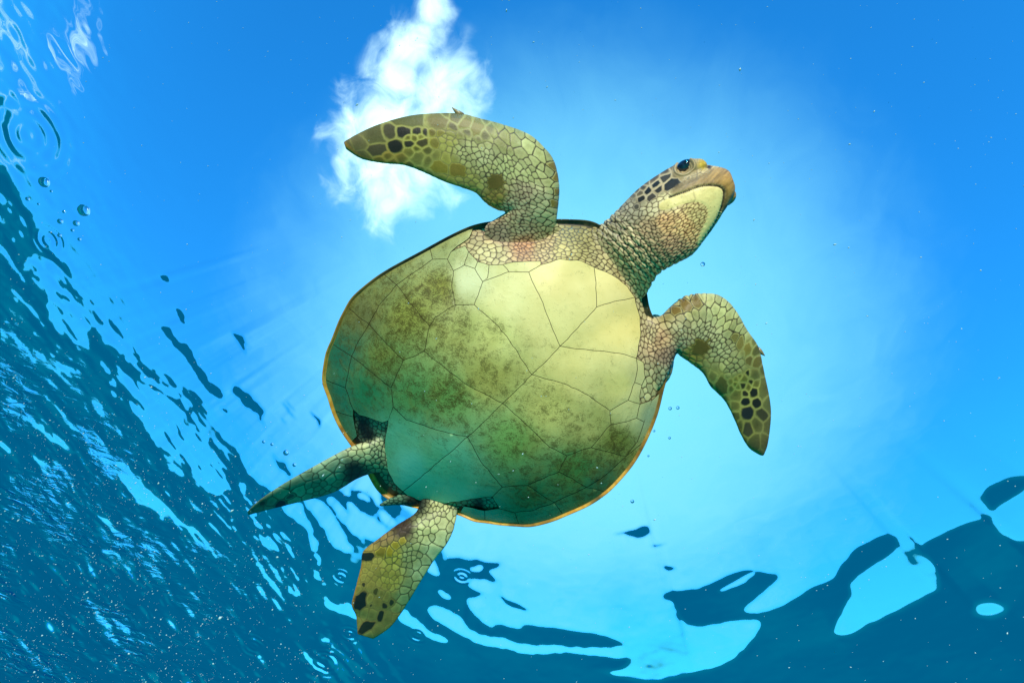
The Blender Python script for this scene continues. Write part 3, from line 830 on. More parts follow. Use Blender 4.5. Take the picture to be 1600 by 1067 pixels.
BODY.append(loft([(660, 760), (640, 768), (616, 775), (602, 782), (592, 788)], [(662, 790), (648, 790), (620, 789), (604, 790), (594, 791)], [1.36, 1.36, 1.365, 1.37], [1.36, 1.36, 1.365, 1.37], [.02, .018, .012, .007, .003]))
# neck and head
BODY.append(loft([(885, 362), (915, 352), (938, 352), (962, 331), (980, 312), (1001, 292), (1030, 272), (1055, 258), (1080, 252), (1106, 258), (1128, 262), (1139, 268), (1143, 276)],
                 [(985, 480), (1008, 462), (1019, 442), (1029, 427), (1040, 420), (1054, 413), (1082, 398), (1103, 372), (1121, 347), (1136, 322), (1144, 308), (1148, 298), (1148, 290)],
                 [1.28, 1.27, 1.26, 1.25, 1.24, 1.232, 1.225, 1.22, 1.215, 1.205, 1.195, 1.185, 1.18], [1.255, 1.235, 1.215, 1.195, 1.182, 1.172, 1.165, 1.165, 1.165, 1.165, 1.165, 1.165, 1.168],
                 [.028, .038, .044, .048, .052, .058, .062, .062, .058, .050, .040, .028, .016], K=32, lead=0.5))
BODY.append(ball(1082, 268, 1.186, 0.032, 1.1, 0.8, 0.9, 0.5))       # brow over the near eye
BODY.append(ball(1137, 309, 1.19, 0.020, 1.0, 0.8, 1.0, 0.8))       # brow of the far eye
# shoulders, hips and the torso inside the shell
BODY.append(ball(818, 366, 1.250, 0.11, 0.85, 0.34, 0.42, 0.1))
BODY.append(ball(812, 382, 1.262, 0.11, 0.9, 0.3, 0.36, 0.1))
BODY.append(ball(1028, 546, 1.268, 0.11, 0.34, 0.80, 0.36, 0.1))
BODY.append(ball(590, 698, 1.335, 0.05, 0.6, 0.9, 0.5)); BODY.append(ball(690, 788, 1.345, 0.045, 1.1, 0.5, 0.5))


def torso():
    na = 120; a = np.arange(na) / na * 2 * math.pi
    R0 = np.interp(a, _A, _Rr, period=2 * math.pi); rows = []
    for q in (0.05, 0.2, 0.35, 0.5, 0.62, 0.72, 0.80, 0.87, 0.93, 0.965):
        x = SC[0] + np.cos(a) * R0 * q; y = SC[1] + np.sin(a) * R0 * q
        s_ = (x - SC[0]) * AX[0] + (y - SC[1]) * AX[1]
        rows.append(P(x, y, belly(x, y) + np.interp(s_, [-60, 90], [0.0085, 0.0028])))
    for q in (0.96, 0.85, 0.6, 0.3, 0.05):
        x = SC[0] + np.cos(a) * R0 * q; y = SC[1] + np.sin(a) * R0 * q
        ex = REAR * np.clip(-((x - SC[0]) * AX[0] + (y - SC[1]) * AX[1]) / 270, 0, 1.2) ** 2
        rows.append(P(x, y, D0 + ex + 0.012 + 0.05 * (1 - q * q)))
    co = np.concatenate(rows); nr = len(rows); idx = np.arange(nr * na).reshape(nr, na)
    f = np.stack([idx[:-1], np.roll(idx[:-1], -1, 1), np.roll(idx[1:], -1, 1), idx[1:]], -1).reshape(-1, 4).tolist()
    co = np.vstack([co, rows[0].mean(0), rows[-1].mean(0)])
    for i in range(na):
        j = (i + 1) % na
        f.append((len(co) - 2, int(idx[0, j]), int(idx[0, i]))); f.append((len(co) - 1, int(idx[-1, i]), int(idx[-1, j])))
    return co, f


BODY.append(torso())
bm = bmesh.new()
for co, fs in BODY:
    vs = [bm.verts.new(c) for c in co]
    new = []
    for f in fs:
        try:
            new.append(bm.faces.new([vs[i] for i in f]))
        except ValueError:
            pass
    bmesh.ops.recalc_face_normals(bm, faces=new)
raw = bpy.data.meshes.new('raw'); bm.to_mesh(raw); bm.free()
tmp = bpy.data.objects.new('raw', raw); scene.collection.objects.link(tmp)
md = tmp.modifiers.new('r', 'REMESH'); md.mode = 'VOXEL'; md.voxel_size = 0.0018; md.use_smooth_shade = True
sm = tmp.modifiers.new('s', 'SMOOTH'); sm.factor = 0.5; sm.iterations = 12
dg = bpy.context.evaluated_depsgraph_get(); dg.update()
body_me = bpy.data.meshes.new_from_object(tmp.evaluated_get(dg))
bpy.data.objects.remove(tmp); bpy.data.meshes.remove(raw)
body_me.name = 'body'

# --- scales
# place, scale size, stretch direction (degrees, picture), stretch, scale colour, seam colour, relief (mm)
_G = (.42, .46, .24); _P = (.58, .52, .36); _O = (.26, .25, .06); _PK = (.50, .38, .28); _D = (.05, .04, .025); _LY = (.40, .40, .13); _T = (.34, .46, .34)
SKIN = [
 # near front flipper
 (872, 290, 9, 0, 1.9, _G, _D, 1.2), (862, 335, 7, 0, 1.8, (.52, .54, .34), _D, 1.2), (855, 245, 10, 45, 1.7, (.40, .44, .22), _D, 1.2), (820, 222, 10, 60, 1.6, _G, _D, 1.2), (790, 215, 10, 65, 1.7, (.34, .36, .14), _D, 1.2), (750, 200, 10, 65, 1.7, (.28, .28, .09), (.34, .36, .17), 1.0),
 (715, 190, 11, 60, 1.3, (.24, .23, .07), (.32, .34, .15), .8), (650, 190, 17, 0, 1.6, (.25, .27, .09), (.30, .30, .11), .6), (590, 208, 17, 0, 1.3, (.20, .20, .08), (.26, .26, .10), .5), (550, 222, 15, 0, 1.2, (.13, .12, .06), (.18, .17, .07), .4),
 (650, 218, 7, 0, 1.2, (.28, .27, .05), _LY, .8), (700, 215, 6, 20, 1.3, (.30, .30, .08), (.14, .13, .06), .8), (730, 235, 5, 40, 1.3, (.40, .42, .22), _D, 1.0), (760, 250, 4.5, 55, 1.5, (.44, .46, .28), _D, 1.0), (790, 262, 5, 60, 1.7, _G, _D, 1.0), (830, 270, 7, 50, 1.9, _G, _D, 1.1),
 (820, 300, 4, 60, 1.8, (.42, .36, .26), (.06, .03, .025), 1.0), (845, 310, 6, 20, 2.0, (.52, .50, .34), _D, 1.1), (800, 325, 4, 40, 1.8, (.48, .42, .30), (.08, .04, .03), 1.0), (700, 262, 11, 20, 1.2, (.34, .33, .08), (.20, .19, .07), .8), (660, 255, 11, 20, 1.2, (.30, .30, .09), (.30, .30, .10), .5),
 (610, 248, 10, 10, 1.3, (.34, .26, .06), (.36, .27, .07), .4), (735, 285, 6, 20, 1.2, (.32, .30, .09), (.14, .13, .06), .8), (775, 310, 5, 50, 1.7, (.24, .20, .05), (.12, .09, .03), 2.0), (762, 265, 4.5, 60, 1.2, (.40, .40, .20), _D, 1.0),
 # near shoulder
 (815, 355, 4.2, 30, 1.9, (.50, .42, .29), (.07, .04, .03), 1.2), (780, 365, 4.5, 10, 1.6, (.40, .30, .24), (.06, .03, .03), 1.2), (820, 380, 3.6, 20, 1.5, (.54, .30, .18), (.09, .03, .015), 1.2), (850, 385, 3.8, 10, 1.5, (.50, .40, .24), (.09, .06, .025), 1.2), (770, 395, 6, 0, 1.4, (.54, .52, .32), (.09, .07, .03), 1.2), (900, 370, 3.6, 20, 1.6, (.34, .30, .13), (.07, .055, .02), 1.1), (880, 395, 4, 20, 1.4, (.52, .46, .22), (.11, .085, .03), 1.1),
 (900, 350, 5, 0, 1.5, (.20, .18, .09), (.06, .05, .03), 1.0), (960, 420, 4.6, 45, 1.7, (.50, .44, .26), (.07, .05, .03), 1.2), (1005, 475, 5, 70, 1.6, (.50, .46, .30), (.10, .08, .04), 1.1), (1015, 520, 4, 80, 1.9, (.50, .44, .30), (.09, .06, .04), 1.1),
 # far shoulder and flipper
 (1035, 530, 4.5, 20, 1.4, (.60, .42, .30), (.08, .035, .03), 1.2), (1045, 555, 4, 70, 1.6, (.42, .28, .24), (.06, .03, .03), 1.2), (1030, 590, 5, 80, 1.5, (.44, .42, .30), (.07, .05, .03), 1.2), (1015, 600, 7, 80, 1.6, (.56, .54, .32), (.10, .08, .04), 1.2), (1055, 505, 7, 60, 1.5, (.56, .52, .36), _D, 1.2), (1045, 490, 8, 45, 1.3, (.40, .36, .18), _D, 1.2),
 (1080, 475, 9, 70, 1.7, (.42, .42, .20), _D, 1.2), (1110, 475, 9, 90, 1.9, (.42, .46, .26), _D, 1.2), (1135, 492, 8, 120, 2.0, _G, _D, 1.1), (1155, 520, 8, 130, 2.0, (.36, .40, .20), _D, 1.1), (1175, 545, 9, 120, 1.7, (.28, .29, .10), (.30, .32, .14), .9), (1188, 580, 10, 100, 1.3, (.28, .28, .10), (.26, .27, .11), .8),
 (1196, 620, 15, 95, 1.8, (.26, .27, .10), (.28, .28, .11), .5), (1200, 665, 14, 95, 1.5, (.22, .21, .08), (.26, .25, .1), .5), (1190, 702, 14, 90, 1.3, (.16, .14, .06), (.2, .18, .07), .4), (1105, 520, 4, 130, 2.0, (.44, .44, .28), _D, 1.0), (1130, 545, 4.5, 150, 1.6, (.42, .44, .26), _D, 1.0), (1145, 570, 5, 150, 1.3, (.38, .40, .20), _D, 1.0),
 (1155, 600, 6, 100, 1.2, (.32, .31, .07), _LY, .8), (1172, 610, 7, 100, 1.2, (.26, .25, .06), _LY, .8), (1150, 625, 8, 100, 1.2, (.32, .30, .09), (.32, .31, .1), .5), (1165, 670, 10, 90, 1.3, (.24, .22, .07), (.32, .29, .09), .5), (1120, 595, 11, 60, 1.2, (.32, .34, .11), (.28, .28, .1), .6), (1082, 552, 6, 40, 1.3, (.26, .23, .05), (.13, .1, .03), 1.8), (1068, 530, 4, 60, 1.5, (.5, .44, .30), (.07, .04, .03), 1.0),
 # throat, neck
 (985, 375, 4.2, 48, 3.0, (.72, .60, .42), (.045, .03, .02), 5), (1000, 415, 4.2, 48, 3.0, (.68, .56, .38), (.045, .03, .02), 5), (965, 360, 4.6, 48, 2.8, (.42, .38, .28), (.05, .035, .025), 3.0), (1015, 360, 3.6, 42, 2.0, (.60, .42, .30), (.06, .035, .02), 1.6), (1040, 345, 3.4, -38, 2.6, (.80, .50, .28), (.10, .045, .02), 2.2), (1070, 350, 3.4, -38, 2.6, (.86, .56, .30), (.14, .06, .025), 2.2), (1050, 385, 3.4, -38, 2.4, (.64, .40, .27), (.07, .03, .025), 2.2),
 (1085, 335, 4, -38, 2.2, (.70, .56, .30), (.16, .10, .04), 1.2), (990, 330, 5, -40, 1.3, (.42, .38, .32), (.10, .08, .06), 1.0), (1020, 325, 5, -30, 1.4, (.62, .56, .42), (.12, .09, .06), 1.2), (1040, 318, 6, -30, 1.4, (.72, .64, .42), (.16, .12, .07), 1.0), (1030, 285, 8, -40, 1.4, (.24, .18, .11), (.50, .40, .28), .8), (1005, 300, 7, -40, 1.3, (.20, .16, .10), (.46, .38, .28), .8),
 # hind flippers, tail
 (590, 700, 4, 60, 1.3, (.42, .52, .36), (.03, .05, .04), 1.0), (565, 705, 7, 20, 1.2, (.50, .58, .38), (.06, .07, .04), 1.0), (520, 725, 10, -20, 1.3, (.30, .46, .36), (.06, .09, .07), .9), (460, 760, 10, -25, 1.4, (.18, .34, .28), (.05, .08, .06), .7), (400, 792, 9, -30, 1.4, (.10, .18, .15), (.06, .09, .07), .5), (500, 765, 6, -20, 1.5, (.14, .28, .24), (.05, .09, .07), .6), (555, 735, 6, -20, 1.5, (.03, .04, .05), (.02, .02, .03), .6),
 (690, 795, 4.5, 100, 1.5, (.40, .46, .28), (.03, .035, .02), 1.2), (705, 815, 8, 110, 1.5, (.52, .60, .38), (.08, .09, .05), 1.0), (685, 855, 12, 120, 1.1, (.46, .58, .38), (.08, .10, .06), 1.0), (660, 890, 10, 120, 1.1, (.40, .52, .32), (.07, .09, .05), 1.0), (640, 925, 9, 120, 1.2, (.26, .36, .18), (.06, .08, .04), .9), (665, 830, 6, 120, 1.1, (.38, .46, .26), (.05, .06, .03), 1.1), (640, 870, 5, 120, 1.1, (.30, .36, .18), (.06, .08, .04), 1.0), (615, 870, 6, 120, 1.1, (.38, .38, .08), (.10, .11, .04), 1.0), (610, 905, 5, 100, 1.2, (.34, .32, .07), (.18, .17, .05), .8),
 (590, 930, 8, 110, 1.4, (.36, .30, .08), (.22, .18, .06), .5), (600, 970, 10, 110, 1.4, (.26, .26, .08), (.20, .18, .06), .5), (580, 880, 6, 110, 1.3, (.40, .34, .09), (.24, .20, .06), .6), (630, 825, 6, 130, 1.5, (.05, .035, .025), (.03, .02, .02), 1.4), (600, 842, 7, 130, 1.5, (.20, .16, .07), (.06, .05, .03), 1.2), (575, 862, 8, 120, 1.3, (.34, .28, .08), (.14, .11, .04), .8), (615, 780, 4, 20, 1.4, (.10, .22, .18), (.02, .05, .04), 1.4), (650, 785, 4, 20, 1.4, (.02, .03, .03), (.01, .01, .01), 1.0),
 (566, 666, 4, 60, 1.4, (.008, .014, .016), (.004, .006, .006), .5), (577, 676, 4, 60, 1.4, (.012, .02, .02), (.004, .006, .006), .5), (590, 668, 4, 60, 1.4, (.12, .30, .24), (.02, .05, .04), 1.0), (552, 668, 4, 60, 1.4, (.14, .30, .26), (.02, .05, .04), 1.0),  # shade of the near hip hollow painted as near-black skin
 (748, 794, 4, 0, 1.4, (.008, .012, .014), (.004, .006, .006), .5), (728, 790, 4, 0, 1.4, (.10, .26, .22), (.02, .05, .04), 1.0), (768, 786, 4, 0, 1.4, (.10, .26, .22), (.02, .05, .04), 1.0), (750, 806, 4, 0, 1.4, (.12, .28, .24), (.02, .05, .04), 1.0),  # far hip hollow, its shade painted near-black likewise
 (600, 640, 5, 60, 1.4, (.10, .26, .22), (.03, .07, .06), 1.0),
]
# single scales that stand out: place, size, stretch direction, stretch, colour of the rim, colour of the core
BIG = [
 (630, 206, 10, 0, 1.3, (.30, .30, .10), (.012, .012, .012)), (651, 206, 7, 0, 1.2, (.32, .32, .09), (.015, .015, .012)), (664, 207, 5, 70, 1.3, (.32, .32, .09), (.02, .02, .012)), (676, 207, 5.5, 0, 1.1, (.34, .33, .06), (.14, .12, .02)), (688, 208, 5.5, 0, 1.1, (.34, .33, .06), (.2, .18, .03)), (607, 206, 11, 0, 1.1, (.24, .24, .08), (.06, .055, .03)),
 (617, 229, 10, 0, 1.2, (.30, .29, .08), (.012, .012, .012)), (639, 225, 6.5, 0, 1.2, (.32, .31, .08), (.02, .02, .012)), (660, 224, 8, 0, 1.1, (.36, .34, .07), (.05, .045, .015)), (679, 225, 7, 0, 1.1, (.36, .34, .06), (.18, .16, .03)), (589, 235, 13, 0, 1.4, (.24, .23, .08), (.07, .06, .035)),
 (686, 261, 13, 20, 1.2, (.38, .37, .10), (.22, .19, .03)), (715, 266, 12, 35, 1.2, (.40, .38, .08), (.20, .16, .03)), (774, 286, 13, 80, 1.0, (.34, .31, .08), (.10, .08, .015)), (746, 200, 12, 100, 1.5, (.36, .38, .16), (.20, .18, .04)), (727, 193, 10, 130, 1.2, (.36, .38, .15), (.19, .17, .04)), (685, 188, 13, 10, 1.3, (.30, .31, .11), (.16, .14, .04)),
 (870, 277, 8, 0, 1.3, (.48, .48, .22), (.22, .17, .04)), (871, 300, 7, 0, 1.3, (.54, .54, .28), (.22, .17, .04)), (866, 258, 8, 20, 1.2, (.44, .44, .2), (.2, .16, .05)), (866, 318, 7, 0, 1.4, (.58, .58, .34), (.26, .21, .06)),
 (1168, 583, 5, 80, 1.3, _LY, (.02, .02, .01)), (1174, 596, 5, 100, 1.3, _LY, (.03, .025, .012)), (1161, 603, 5.5, 80, 1.1, _LY, (.04, .035, .015)), (1164, 614, 5.5, 80, 1.1, _LY, (.03, .025, .015)), (1179, 613, 7, 90, 1.2, (.28, .28, .08), (.015, .015, .015)), (1165, 628, 6.5, 90, 1.1, _LY, (.012, .012, .015)),
 (1183, 629, 7.5, 90, 1.1, _LY, (.015, .015, .015)), (1168, 645, 9, 90, 1.1, (.3, .28, .08), (.02, .02, .03)), (1192, 649, 10, 90, 1.1, (.24, .23, .08), (.06, .055, .03)), (1169, 673, 11, 90, 1.2, (.26, .24, .07), (.07, .06, .035)), (1095, 543, 13, 150, 1.2, (.32, .30, .08), (.09, .075, .015)), (1128, 603, 12, 60, 1.3, (.34, .34, .11), (.12, .11, .03)),
 (1056, 484, 8, 0, 1.2, (.5, .46, .24), (.18, .13, .04)), (1072, 478, 9, 60, 1.3, (.48, .44, .22), (.18, .13, .04)), (1088, 470, 9, 60, 1.3, (.44, .42, .2), (.18, .14, .05)),
 (1148, 527, 7, 110, 1.8, (.36, .38, .16), (.16, .15, .05)), (1158, 536, 8, 110, 1.8, (.36, .38, .16), (.18, .16, .05)), (1168, 546, 9, 110, 1.8, (.34, .36, .15), (.2, .18, .05)), (1170, 563, 7, 110, 1.4, (.34, .34, .14), (.14, .12, .04)), (1183, 566, 8, 110, 1.4, (.34, .34, .14), (.16, .14, .04)),
 (575, 870, 9, 0, 1.3, (.4, .33, .08), (.015, .02, .02)), (562, 940, 13, 120, 1.5, (.34, .26, .07), (.01, .015, .02)), (573, 978, 11, 140, 1.7, (.28, .22, .07), (.015, .02, .015)), (595, 963, 7, 110, 1.4, (.28, .25, .07), (.015, .02, .015)), (587, 923, 6, 90, 1.2, (.36, .32, .08), (.08, .07, .02)), (608, 862, 8, 120, 1.2, (.45, .43, .08), (.25, .22, .02)), (618, 852, 7, 120, 1.2, (.46, .44, .1), (.26, .23, .03)), (628, 845, 6, 120, 1.2, (.44, .42, .1), (.24, .21, .03)), (597, 862, 9, 120, 1.3, (.42, .38, .06), (.16, .14, .02)), (580, 945, 4, 90, 1, (.36, .3, .08), (.03, .03, .02)), (600, 945, 5, 90, 1.2, (.3, .28, .07), (.03, .03, .02)), (612, 940, 5, 90, 1.2, (.3, .28, .07), (.03, .04, .02)), (568, 912, 5, 90, 1.2, (.38, .32, .08), (.04, .035, .02)),
 (438, 790, 9, -15, 1.5, (.1, .2, .17), (.01, .015, .03)), (455, 775, 6, -30, 2, (.16, .3, .25), (.04, .08, .08)), (410, 786, 6, -30, 2, (.1, .18, .15), (.02, .04, .04)),
 (1051, 287, 11, -32, 1.8, (.56, .46, .32), (.012, .012, .014)), (1026, 288, 7, -45, 1.4, (.54, .46, .34), (.015, .015, .016)), (1029, 296, 7, -45, 1.5, (.56, .46, .34), (.02, .018, .016)), (1012, 299, 6.5, -45, 1.3, (.52, .44, .34), (.012, .012, .014)), (1002, 311, 6.5, -35, 1.3, (.54, .46, .36), (.02, .018, .016)), (1018, 308, 7, -40, 1.6, (.56, .48, .36), (.05, .04, .035)), (1040, 278, 8, -35, 1.6, (.5, .42, .3), (.05, .04, .03)), (995, 323, 5, -40, 1.5, (.5, .44, .36), (.08, .07, .06)),
]


def paint_body(me):
    n = len(me.vertices)
    co = np.empty(n * 3, np.float32); me.vertices.foreach_get('co', co); co = co.reshape(-1, 3).astype(float)
    no = np.empty(n * 3, np.float32); me.vertices.foreach_get('normal', no); no = no.reshape(-1, 3).astype(float)
    px, py, dd = project(co)
    ctl = [(a[0], a[1]) for a in SKIN]
    val = [[a[2] * (0.80 if a[2] < 8 else 0.92), math.cos(2 * math.radians(a[3])), math.sin(2 * math.radians(a[3])), a[4], *a[5], *a[6], a[7]] for a in SKIN]
    # seeds by dart throwing, big named scales first
    rg = np.random.default_rng(11)
    S = [(b[0], b[1], b[2], math.radians(b[3]), b[4]) for b in BIG]
    seed_big = [True] * len(S)
    pick = rg.integers(0, n, 60000)
    cx = px[pick] + rg.normal(0, 1.5, len(pick)); cy = py[pick] + rg.normal(0, 1.5, len(pick))
    cv = idw(cx, cy, ctl, val, 4.0)
    grid = {}

    def put(i):
        grid.setdefault((int(S[i][0] // 24), int(S[i][1] // 24)), []).append(i)
    for i in range(len(S)):
        put(i)
    for k in range(len(pick)):
        x, y = cx[k], cy[k]; v = cv[k]; r = v[0] * rg.uniform(0.85, 1.15); ang = 0.5 * math.atan2(v[2], v[1]) + rg.normal(0, 0.12); st = v[3]
        gx, gy = int(x // 24), int(y // 24); good = True
        for ax in (gx - 1, gx, gx + 1):
            for ay in (gy - 1, gy, gy + 1):
                for j in grid.get((ax, ay), ()):
                    s = S[j]; dx, dy = x - s[0], y - s[1]
                    ca, sa = math.cos(s[3]), math.sin(s[3]); u = (dx * ca + dy * sa) / math.sqrt(s[4]); w = (-dx * sa + dy * ca) * math.sqrt(s[4])
                    lim = (r + s[2]) * 0.80 if seed_big[j] else (r + s[2]) * 0.78
                    if u * u + w * w < lim * lim:
                        good = False; break
                if not good:
                    break
            if not good:
                break
        if good:
            S.append((x, y, r, ang, st)); seed_big.append(False); put(len(S) - 1)
    S = np.array(S); big = np.array(seed_big)
    att = idw(px, py, ctl, val, 4.0)
    f1 = np.full(n, 9.0); f2 = np.full(n, 9.0); who = np.zeros(n, int)
    wx = px + 0.8 * vnoise(px / 6.0, py / 6.0, 41, 2); wy = py + 0.8 * vnoise(px / 6.0, py / 6.0, 43, 2)
    B = 30.0
    key = (np.floor(px / B).astype(int) + 50) * 1000 + np.floor(py / B).astype(int) + 50
    order = np.argsort(key); ks = key[order]; st_ = np.flatnonzero(np.r_[True, ks[1:] != ks[:-1]]); en = np.r_[st_[1:], n]
    for a, b in zip(st_, en):
        id_ = order[a:b]
        mx_, my_ = px[id_].mean(), py[id_].mean()
        near = np.flatnonzero((np.abs(S[:, 0] - mx_) < 62) & (np.abs(S[:, 1] - my_) < 62))
        if len(near) == 0:
            continue
        s = S[near]
        dx = wx[id_, None] - s[None, :, 0]; dy = wy[id_, None] - s[None, :, 1]
        ca, sa = np.cos(s[:, 3]), np.sin(s[:, 3]); q = np.sqrt(s[:, 4])
        u = (dx * ca + dy * sa) / q; w = (-dx * sa + dy * ca) * q
        d = np.sqrt(u * u + w * w) / s[:, 2]
        o2 = np.argpartition(d, min(1, d.shape[1] - 1), axis=1)
        a1 = d[np.arange(len(id_)), o2[:, 0]]
        f1[id_] = a1; who[id_] = near[o2[:, 0]]
        if d.shape[1] > 1:
            f2[id_] = d[np.arange(len(id_)), o2[:, 1]]
    edge = np.maximum(f2 - f1, 0) * S[who, 2]                # about pixels from the seam, doubled
    rr = S[who, 2]
    seam = 1 - np.clip((edge - 0.75) / (1.1 + 0.05 * rr), 0, 1); seam = seam * seam * (3 - 2 * seam)
    cell = att[:, 4:7].copy(); line = att[:, 7:10]
    rnd = np.random.default_rng(5).random(len(S))[who]
    cell *= (0.80 + 0.42 * rnd)[:, None]
    # darker heart of a scale
    heart = np.clip(1.0 - f1 / 0.75, 0, 1)
    cell *= (1 - 0.22 * heart * (rr > 6))[:, None]
    bi = who.copy(); bb = big[who]
    # towards the tips brown horn fills each scale and the seams stay pale
    distal = np.clip((line.sum(1) - 0.35) / 0.3, 0, 1)
    cell *= (1 - distal * (0.25 + 0.45 * rnd) * np.clip((edge - 1.5) / 4.0, 0, 1))[:, None]
    rimc = np.array([b[5] for b in BIG]); corec = np.array([b[6] for b in BIG])
    if bb.any():
        wv_ = np.clip((edge[bb] - 1.6) / 3.0, 0, 1)[:, None]; wv_ = wv_ * np.clip((1.5 - f1[bb]) / 0.5, 0, 1)[:, None]
        cell[bb] = rimc[bi[bb]] * (1 - wv_) + corec[bi[bb]] * wv_
    col = cell * (1 - seam[:, None]) + line * seam[:, None]
    lift = att[:, 10] * 0.33e-3 * (1 - seam) * np.clip(edge / 4.0, 0.25, 1)
    # orange trailing edges of the front flippers
    for line_, wd in (([(536, 228), (565, 251), (600, 258), (632, 261)], 7), ([(1187, 711), (1165, 697), (1157, 681), (1146, 655)], 5), ([(549, 945), (556, 915), (564, 883)], 4), ([(725, 297), (750, 313), (777, 330)], 4)):
        q = catmull(line_, 6, False)
        d = np.min(np.hypot(px[:, None] - q[None, :, 0], py[:, None] - q[None, :, 1]), 1) if n < 1 else None
        m = (px > q[:, 0].min() - 20) & (px < q[:, 0].max() + 20) & (py > q[:, 1].min() - 20) & (py < q[:, 1].max() + 20)
        d = np.min(np.hypot(px[m, None] - q[None, :, 0], py[m, None] - q[None, :, 1]), 1)
        k = np.clip(1.2 - d / wd, 0, 1)[:, None]
        col[m] = col[m] * (1 - k) + np.array([.46, .24, .04]) * k
    # --- head: horny beak, jaw, mouth line
    jaw = catmull([(1053, 306), (1071, 301), (1089, 294), (1107, 291), (1126, 294), (1130, 304), (1127, 323), (1118, 346), (1102, 368), (1090, 384), (1093, 366), (1106, 337), (1101, 321), (1085, 316), (1062, 321), (1037, 329), (1029, 322), (1040, 312)], 4)
    beak = catmull([(1047, 300), (1062, 286), (1085, 277), (1103, 269), (1112, 263), (1130, 262), (1142, 266), (1151, 287), (1150, 305), (1138, 330), (1130, 332), (1128, 323), (1132, 303), (1127, 292), (1107, 288), (1089, 291), (1071, 298), (1055, 304)], 4)
    mouth = catmull([(1046, 308), (1053, 305.5), (1071, 299.5), (1089, 292.5), (1107, 289.5), (1124, 291.5), (1131, 298), (1131.5, 306), (1128, 323), (1120, 344), (1108, 364)], 6, False)
    hm = np.flatnonzero((px > 985) & (px < 1160) & (py > 235) & (py < 400) & (((CAMPOS - co) * no).sum(1) > 0))
    hx, hy = px[hm], py[hm]
    ij = inside(jaw, hx, hy); ib = inside(beak, hx, hy)
    dmo = np.min(np.hypot(hx[:, None] - mouth[None, :, 0], hy[:, None] - mouth[None, :, 1]), 1)

    def soft(poly):
        d = np.min(np.hypot(hx[:, None] - poly[None, :, 0], hy[:, None] - poly[None, :, 1]), 1)
        return np.where(inside(poly, hx, hy), 1.0, -1.0) * d
    sj, sb = soft(jaw), soft(beak)
    kj = np.clip(sj / 2.0 + 0.3, 0, 1)[:, None]
    cj = np.array([.80, .70, .36]) * (1 + 0.10 * vnoise(hx / 9, hy / 9, 61, 2))[:, None]
    spots = (vnoise(hx / 3.0, hy / 3.0, 63, 2) > 0.62)[:, None]
    cj = np.where(spots, cj * 0.6, cj)
    kb = (np.clip(sb / 5.0 + 0.25, 0, 1) ** 0.8)[:, None]
    tip = np.clip((hx - 1060) / 70, 0, 1)[:, None]
    grain = vnoise((hx + hy) / 4.0, (hx - hy) / 30.0, 66, 3)[:, None]
    cb = (np.array([.16, .12, .07]) + np.array([.26, .20, .11]) * np.clip(1 - dmo / 9.0, 0, 1)[:, None]) * (1 - tip) + np.array([.40, .24, .085]) * tip
    cb = cb * (1 + 0.55 * grain)
    low = np.clip(1 - (dmo - 1) / 6.0, 0, 1)[:, None]
    cb = cb * (1 - 0.75 * low * tip)
    c = col[hm]
    c = c * (1 - kj) + cj * kj; c = c * (1 - kb) + cb * kb
    km = np.clip(1.5 - dmo / 1.5, 0, 1)[:, None] * 0.92
    c = c * (1 - km) + np.array([.02, .012, .008]) * km
    # seam between the two jaw plates
    sp = catmull([(1083, 294), (1084, 304), (1086, 312), (1080, 318)], 5, False)
    ds = np.min(np.hypot(hx[:, None] - sp[None, :, 0], hy[:, None] - sp[None, :, 1]), 1)
    k = np.clip(1.3 - ds / 1.4, 0, 1)[:, None] * 0.55; c = c * (1 - k) + np.array([.30, .24, .14]) * k
    # around the eye: pale wrinkled lids, yellow patch before it
    ex, ey = 1070.0, 262.0
    u = ((hx - ex) * 0.86 - (hy - ey) * 0.5); v = ((hx - ex) * 0.5 + (hy - ey) * 0.86)
    de = np.hypot(u / 13.0, v / 9.5)
    kl = np.clip((1.75 - de) / 0.35, 0, 1)[:, None] * (1 - kb)
    ringc = np.array([.34, .27, .17]) * (1 + 0.3 * np.sin(de * 17 + 2 * vnoise(hx / 5, hy / 5, 88, 2)))[:, None]
    c = c * (1 - kl) + ringc * kl
    yel = np.clip(1.4 - np.hypot((hx - 1098) / 8.0, (hy - 257) / 8.0), 0, 1)[:, None]
    c = c * (1 - yel) + np.array([.52, .38, .06]) * (1 + 0.5 * vnoise(hx / 3, hy / 3, 70, 2))[:, None] * yel
    nos = np.clip(1.5 - np.hypot((hx - 1108) / 3.5, (hy - 261) / 2.2), 0, 1)[:, None]
    c = c * (1 - nos) + np.array([.03, .015, .01]) * nos
    col[hm] = c
    hl = lift[hm] * (1 - np.maximum(kj, kb)[:, 0]) * (1 - kl[:, 0])
    hl += 0.0016 * np.clip(sb / 9.0, 0, 1) + 0.001 * np.clip(sj / 4.0, 0, 1)
    hl -= 0.0032 * np.exp(-(dmo / 1.7) ** 2)
    hl += 0.004 * np.exp(-((de - 1.25) / 0.22) ** 2) - 0.009 * np.clip(1.15 - de, 0, 1) * (de < 1.15) + 0.0006 * np.sin(de * 17) * kl[:, 0]
    lift[hm] = hl
    # folds of the neck
    s = (px - 985) * 0.70 - (py - 385) * 0.714
    tt = (px - 985) * 0.714 + (py - 385) * 0.70
    fold = np.clip(1 - np.abs(s - 0) / 42, 0, 1) * (px > 915) * (py < 470) * (py > 318)
    ph_ = s + 4 * vnoise(px / 14, py / 14, 91, 2) + 0.0011 * tt * tt
    wv2 = np.abs(np.sin(ph_ * math.pi / 11.0)) ** 0.7
    lift += fold * 0.005 * (wv2 - 0.5)
    col *= (1 - (fold * np.clip(0.5 - wv2, 0, 1) * 1.9))[:, None]
